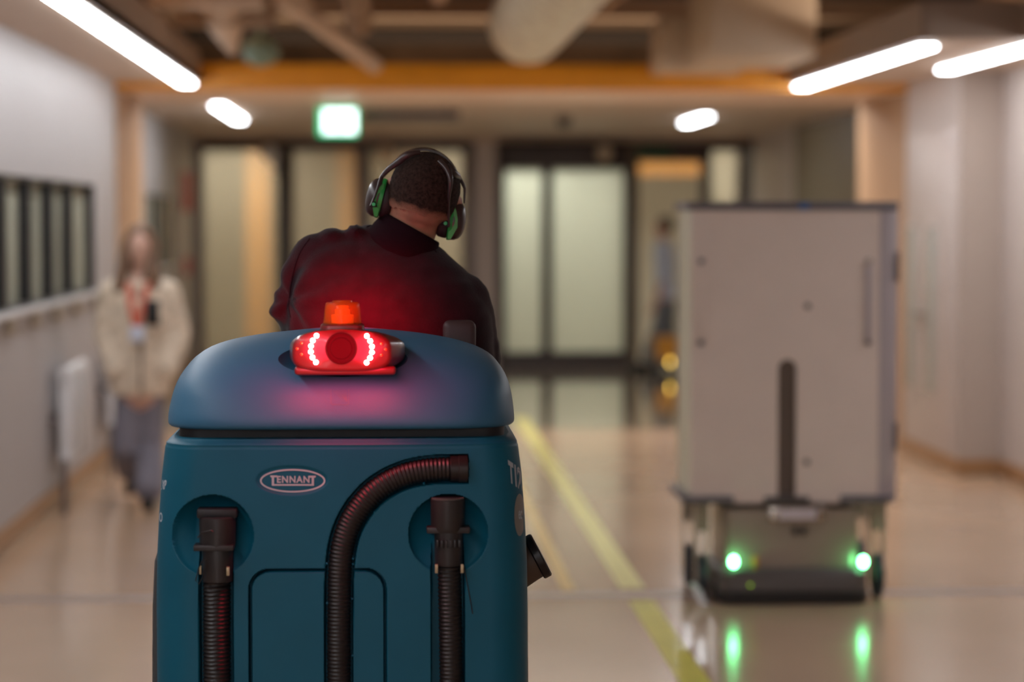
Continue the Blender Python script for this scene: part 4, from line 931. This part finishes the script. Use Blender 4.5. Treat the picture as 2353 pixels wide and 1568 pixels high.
b.cap(G(1530, 705, .08), G(1538, 765, .08), .095, .08).cap(G(1538, 765, .08), Vector((G(1550, 0).x, DF_+.08, .18)), .08, .07)
organic(b, 'trousers', 'slate', fp, .016, 4)
for px, s in ((1480, -.08), (1552, .08)): MB().box(G(px, 0).x-.16, G(px, 0).x+.08, DF_+s-.045, DF_+s+.045, .0 if s < 0 else .03, .1 if s < 0 else .13, bev=.03, seg=3).done('shoe', 'shoe', fp)
# small cart with orange bin beside the far walker
tc = thing('cleaning_trolley', (G(1535, 0).x, 25.6, 0), 'small dark trolley carrying an orange bin, half hidden by the tall cart', 'trolley')
q = lambda px, py: P(px, py, 25.6)
MB().box(q(1500, 0).x, q(1600, 0).x, 25.45, 25.8, .10, .16, bev=.02).done('deck', 'agvband', tc)
for px in (1512, 1585):
    for y in (25.5, 25.75): MB().lathe([(.01, -.02), (.05, -.02), (.052, 0), (.05, .02), (.01, .02)], (q(px, 0).x, y, .052), 'Y', 18).tube([(q(px, 0).x, y, .05), (q(px, 0).x, y, .11)], .012, 8).done('wheel', 'tyre', tc)
MB().loft([rr((q(1507, 0).x+q(1560, 0).x)/2, .10, 25.5, 25.76, .03, .16, 5), rr((q(1507, 0).x+q(1560, 0).x)/2, .13, 25.48, 25.78, .03, .40, 5)]).done('bin', 'bin', tc)
lp = P(1541, 833, 25.4); MB().ell((lp.x, 25.44, lp.z), (.012, .012, .03)).done('amber_lamp', 'aled', tc)
# ================================================================== ROBOT AND CART
DR = 10.3
def Q(px, py, d=DR): return P(px, py, d)
ct = thing('transport_cart', (Q(1826, 0).x, DR+.3, 0), 'tall taupe closed transport cart riding on the low robot, right side', 'cart')
a_ = Q(1588, 1158); c_ = Q(2064, 478); ys = DR; ye = DR+.50; wsl = .032
slot0, slot1 = Q(1793, 0).x, Q(1836, 0).x; sz = Q(0, 832).z
# front panel with a round-topped slot
pts = [(a_.x, a_.z), (slot0, a_.z)]+[((slot0+slot1)/2-(slot1-slot0)/2*math.cos(PI*k/10), sz-(slot1-slot0)/2+(slot1-slot0)/2*math.sin(PI*k/10)) for k in range(11)]+[(slot1, a_.z), (c_.x-.078, a_.z), (c_.x-.078, c_.z), (a_.x, c_.z)]
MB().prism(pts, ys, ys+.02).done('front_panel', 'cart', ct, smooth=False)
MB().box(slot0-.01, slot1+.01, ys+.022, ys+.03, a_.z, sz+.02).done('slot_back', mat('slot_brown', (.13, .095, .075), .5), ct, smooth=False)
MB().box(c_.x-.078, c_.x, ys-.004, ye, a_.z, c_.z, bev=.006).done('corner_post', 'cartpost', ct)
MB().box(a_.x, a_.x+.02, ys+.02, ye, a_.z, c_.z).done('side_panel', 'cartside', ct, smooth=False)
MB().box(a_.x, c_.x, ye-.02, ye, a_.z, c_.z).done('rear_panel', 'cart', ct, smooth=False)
MB().box(Q(1582, 0).x, Q(2068, 0).x, ys-.012, ye+.01, Q(0, 483).z, Q(0, 463).z, bev=.006).done('top_rim', 'cartrim', ct)
MB().box(Q(1838, 0).x, Q(1862, 0).x, ys-.016, ys-.0125, Q(0, 482).z, Q(0, 464).z).done('blue_tag', 'blue', ct, smooth=False)
M['hinge'] = mat('grey_hinge', (.36, .31, .32), .35)
for px, m in ((1613, 'cart'), (2000, 'cartpost')):
    h_ = MB().box(Q(px-7, 0).x, Q(px+7, 0).x, ys-.012, ys-.0005, Q(0, 785).z, Q(0, 605).z, bev=.004).done('hinge_strip', m, ct)
    for py in (602, 792): MB().lathe([(.004, .002), (.013, .002), (.013, -.014), (.006, -.017), (.001, -.017)], (Q(px, 0).x, ys, Q(0, py).z), 'Y', 16).done('bolt', 'steel' if (px > 1900 and py < 700) else 'cartrim', h_)
for py in (707, 1072): MB().lathe([(.003, .001), (.014, .001), (.014, -.003), (.003, -.003)], (Q(1860, 0).x, ys, Q(0, py).z), 'Y', 16).done('hole_disc', 'agvband', ct)  # dark discs stand for two holes in the front panel
for y0, y1 in ((580, 650), (980, 1045)): MB().box(c_.x-.012, c_.x+.004, ys-.014, ys+.02, Q(0, y1).z, Q(0, y0).z, bev=.003).done('latch', 'cartrim', ct)
for x0, x1 in ((1572, 1690), (1938, 2060)): MB().box(Q(x0, 0).x, Q(x1, 0).x, ys-.02, ye, Q(0, 1168).z, Q(0, 1150).z, bev=.004).done('bottom_rail', 'cartrim', ct)
MB().box(Q(1762, 0).x, Q(1865, 0).x, ys-.02, ys+.05, Q(0, 1166).z, Q(0, 1152).z, bev=.004).done('coupling_block', 'agvband', ct)
for px, yy, dd in ((1617, 1.0, .0), (1588, 1.0, .34), (2027, 1.0, .0), (1985, 1.0, .42)):
    x = Q(px, 0, DR+.08+dd).x; y = DR+.10+dd; rz = .098
    wh = MB().lathe([(.02, -.018), (rz-.006, -.018), (rz, -.008), (rz, .008), (rz-.006, .018), (.02, .018)], (x, y, rz), 'X', 28).done('caster', 'tyre', ct)
    MB().box(x-.026, x-.020, y-.03, y+.03, .08, .30).box(x+.020, x+.026, y-.03, y+.03, .08, .30).box(x-.03, x+.03, y-.05, y+.05, .30, .43).done('fork', 'agv', wh, smooth=False)
for px in (1682, 1967): MB().tube([(Q(px, 0).x, ys+.09, .42), (Q(px, 0).x, ys+.09, a_.z)], .016, 14).done('steel_leg', 'steel', ct)
sw_ = MB().tube([Q(1588, 1342), Q(1606, 1362, 10.28), Q(1618, 1390, 10.26), Q(1632, 1396, 10.24)], [.012, .016, .016, .013], 10).done('white_strip', 'white', ct)  # short white tube beside the front left caster
rb = thing('transport_robot', (Q(1835, 0).x, DR+.25, 0), 'low dark delivery robot with two green lamps under the tall cart', 'robot')
x0, x1 = Q(1650, 0).x, Q(2000, 0).x; cx = (x0+x1)/2; hwr = (x1-x0)/2
MB().loft([rr(cx, hwr-.01, ys-.10, ye-.05, .06, .004, 6), rr(cx, hwr, ys-.11, ye-.04, .07, .012, 6), rr(cx, hwr, ys-.11, ye-.04, .07, .055, 6), rr(cx, hwr-.006, ys-.104, ye-.046, .066, .06, 6)]).done('base', 'shoe', rb)
MB().loft([rr(cx, hwr-.004, ys-.102, ye-.05, .066, .06, 6), rr(cx, hwr-.004, ys-.10, ye-.05, .066, .135, 6), rr(cx, hwr-.02, ys-.085, ye-.06, .06, .152, 6)]).done('bumper_band', 'agvband', rb)
MB().loft([rr(cx, hwr-.035, ys-.03, ye-.07, .04, .152, 6), rr(cx, hwr-.035, ys-.02, ye-.07, .04, .40, 6)]).done('shell', 'agv', rb)
for px in (1686, 1984):
    v = Q(px, 1292, ys-.075); MB().ell((v.x, ys-.07, v.z), (.016, .012, .022), u=16, v=12).done('green_lamp', 'gled', rb)
v = Q(1735, 1290, ys-.05); MB().ell((v.x, ys-.045, v.z), (.016, .02, .022)).tube([(v.x, ys-.045, v.z-.02), (v.x, ys-.045, .13)], .012, 10).done('amber_knob', 'bin', rb)
v = Q(1724, 1345, ys-.1); MB().ell((v.x, ys-.103, v.z), (.0045, .004, .0045)).done('lime_lamp', 'gled2', rb)
lb = MB().box(Q(1768, 0).x, Q(1902, 0).x, ys-.052, ys-.036, Q(0, 1208).z, Q(0, 1172).z, bev=.004).done('label_plate', 'steel', rb)
MB().box(Q(1792, 0).x, Q(1878, 0).x, ys-.056, ys-.0525, Q(0, 1202).z, Q(0, 1178).z).done('label', 'label', lb, smooth=False)
MB().box(Q(1825, 0).x, Q(1838, 0).x, ys-.034, ys-.026, Q(0, 1240).z, Q(0, 1222).z).done('socket', 'shoe', rb, smooth=False); MB().box(Q(1846, 0).x, Q(1858, 0).x, ys-.034, ys-.026, Q(0, 1240).z, Q(0, 1222).z).done('socket', 'shoe', rb, smooth=False)
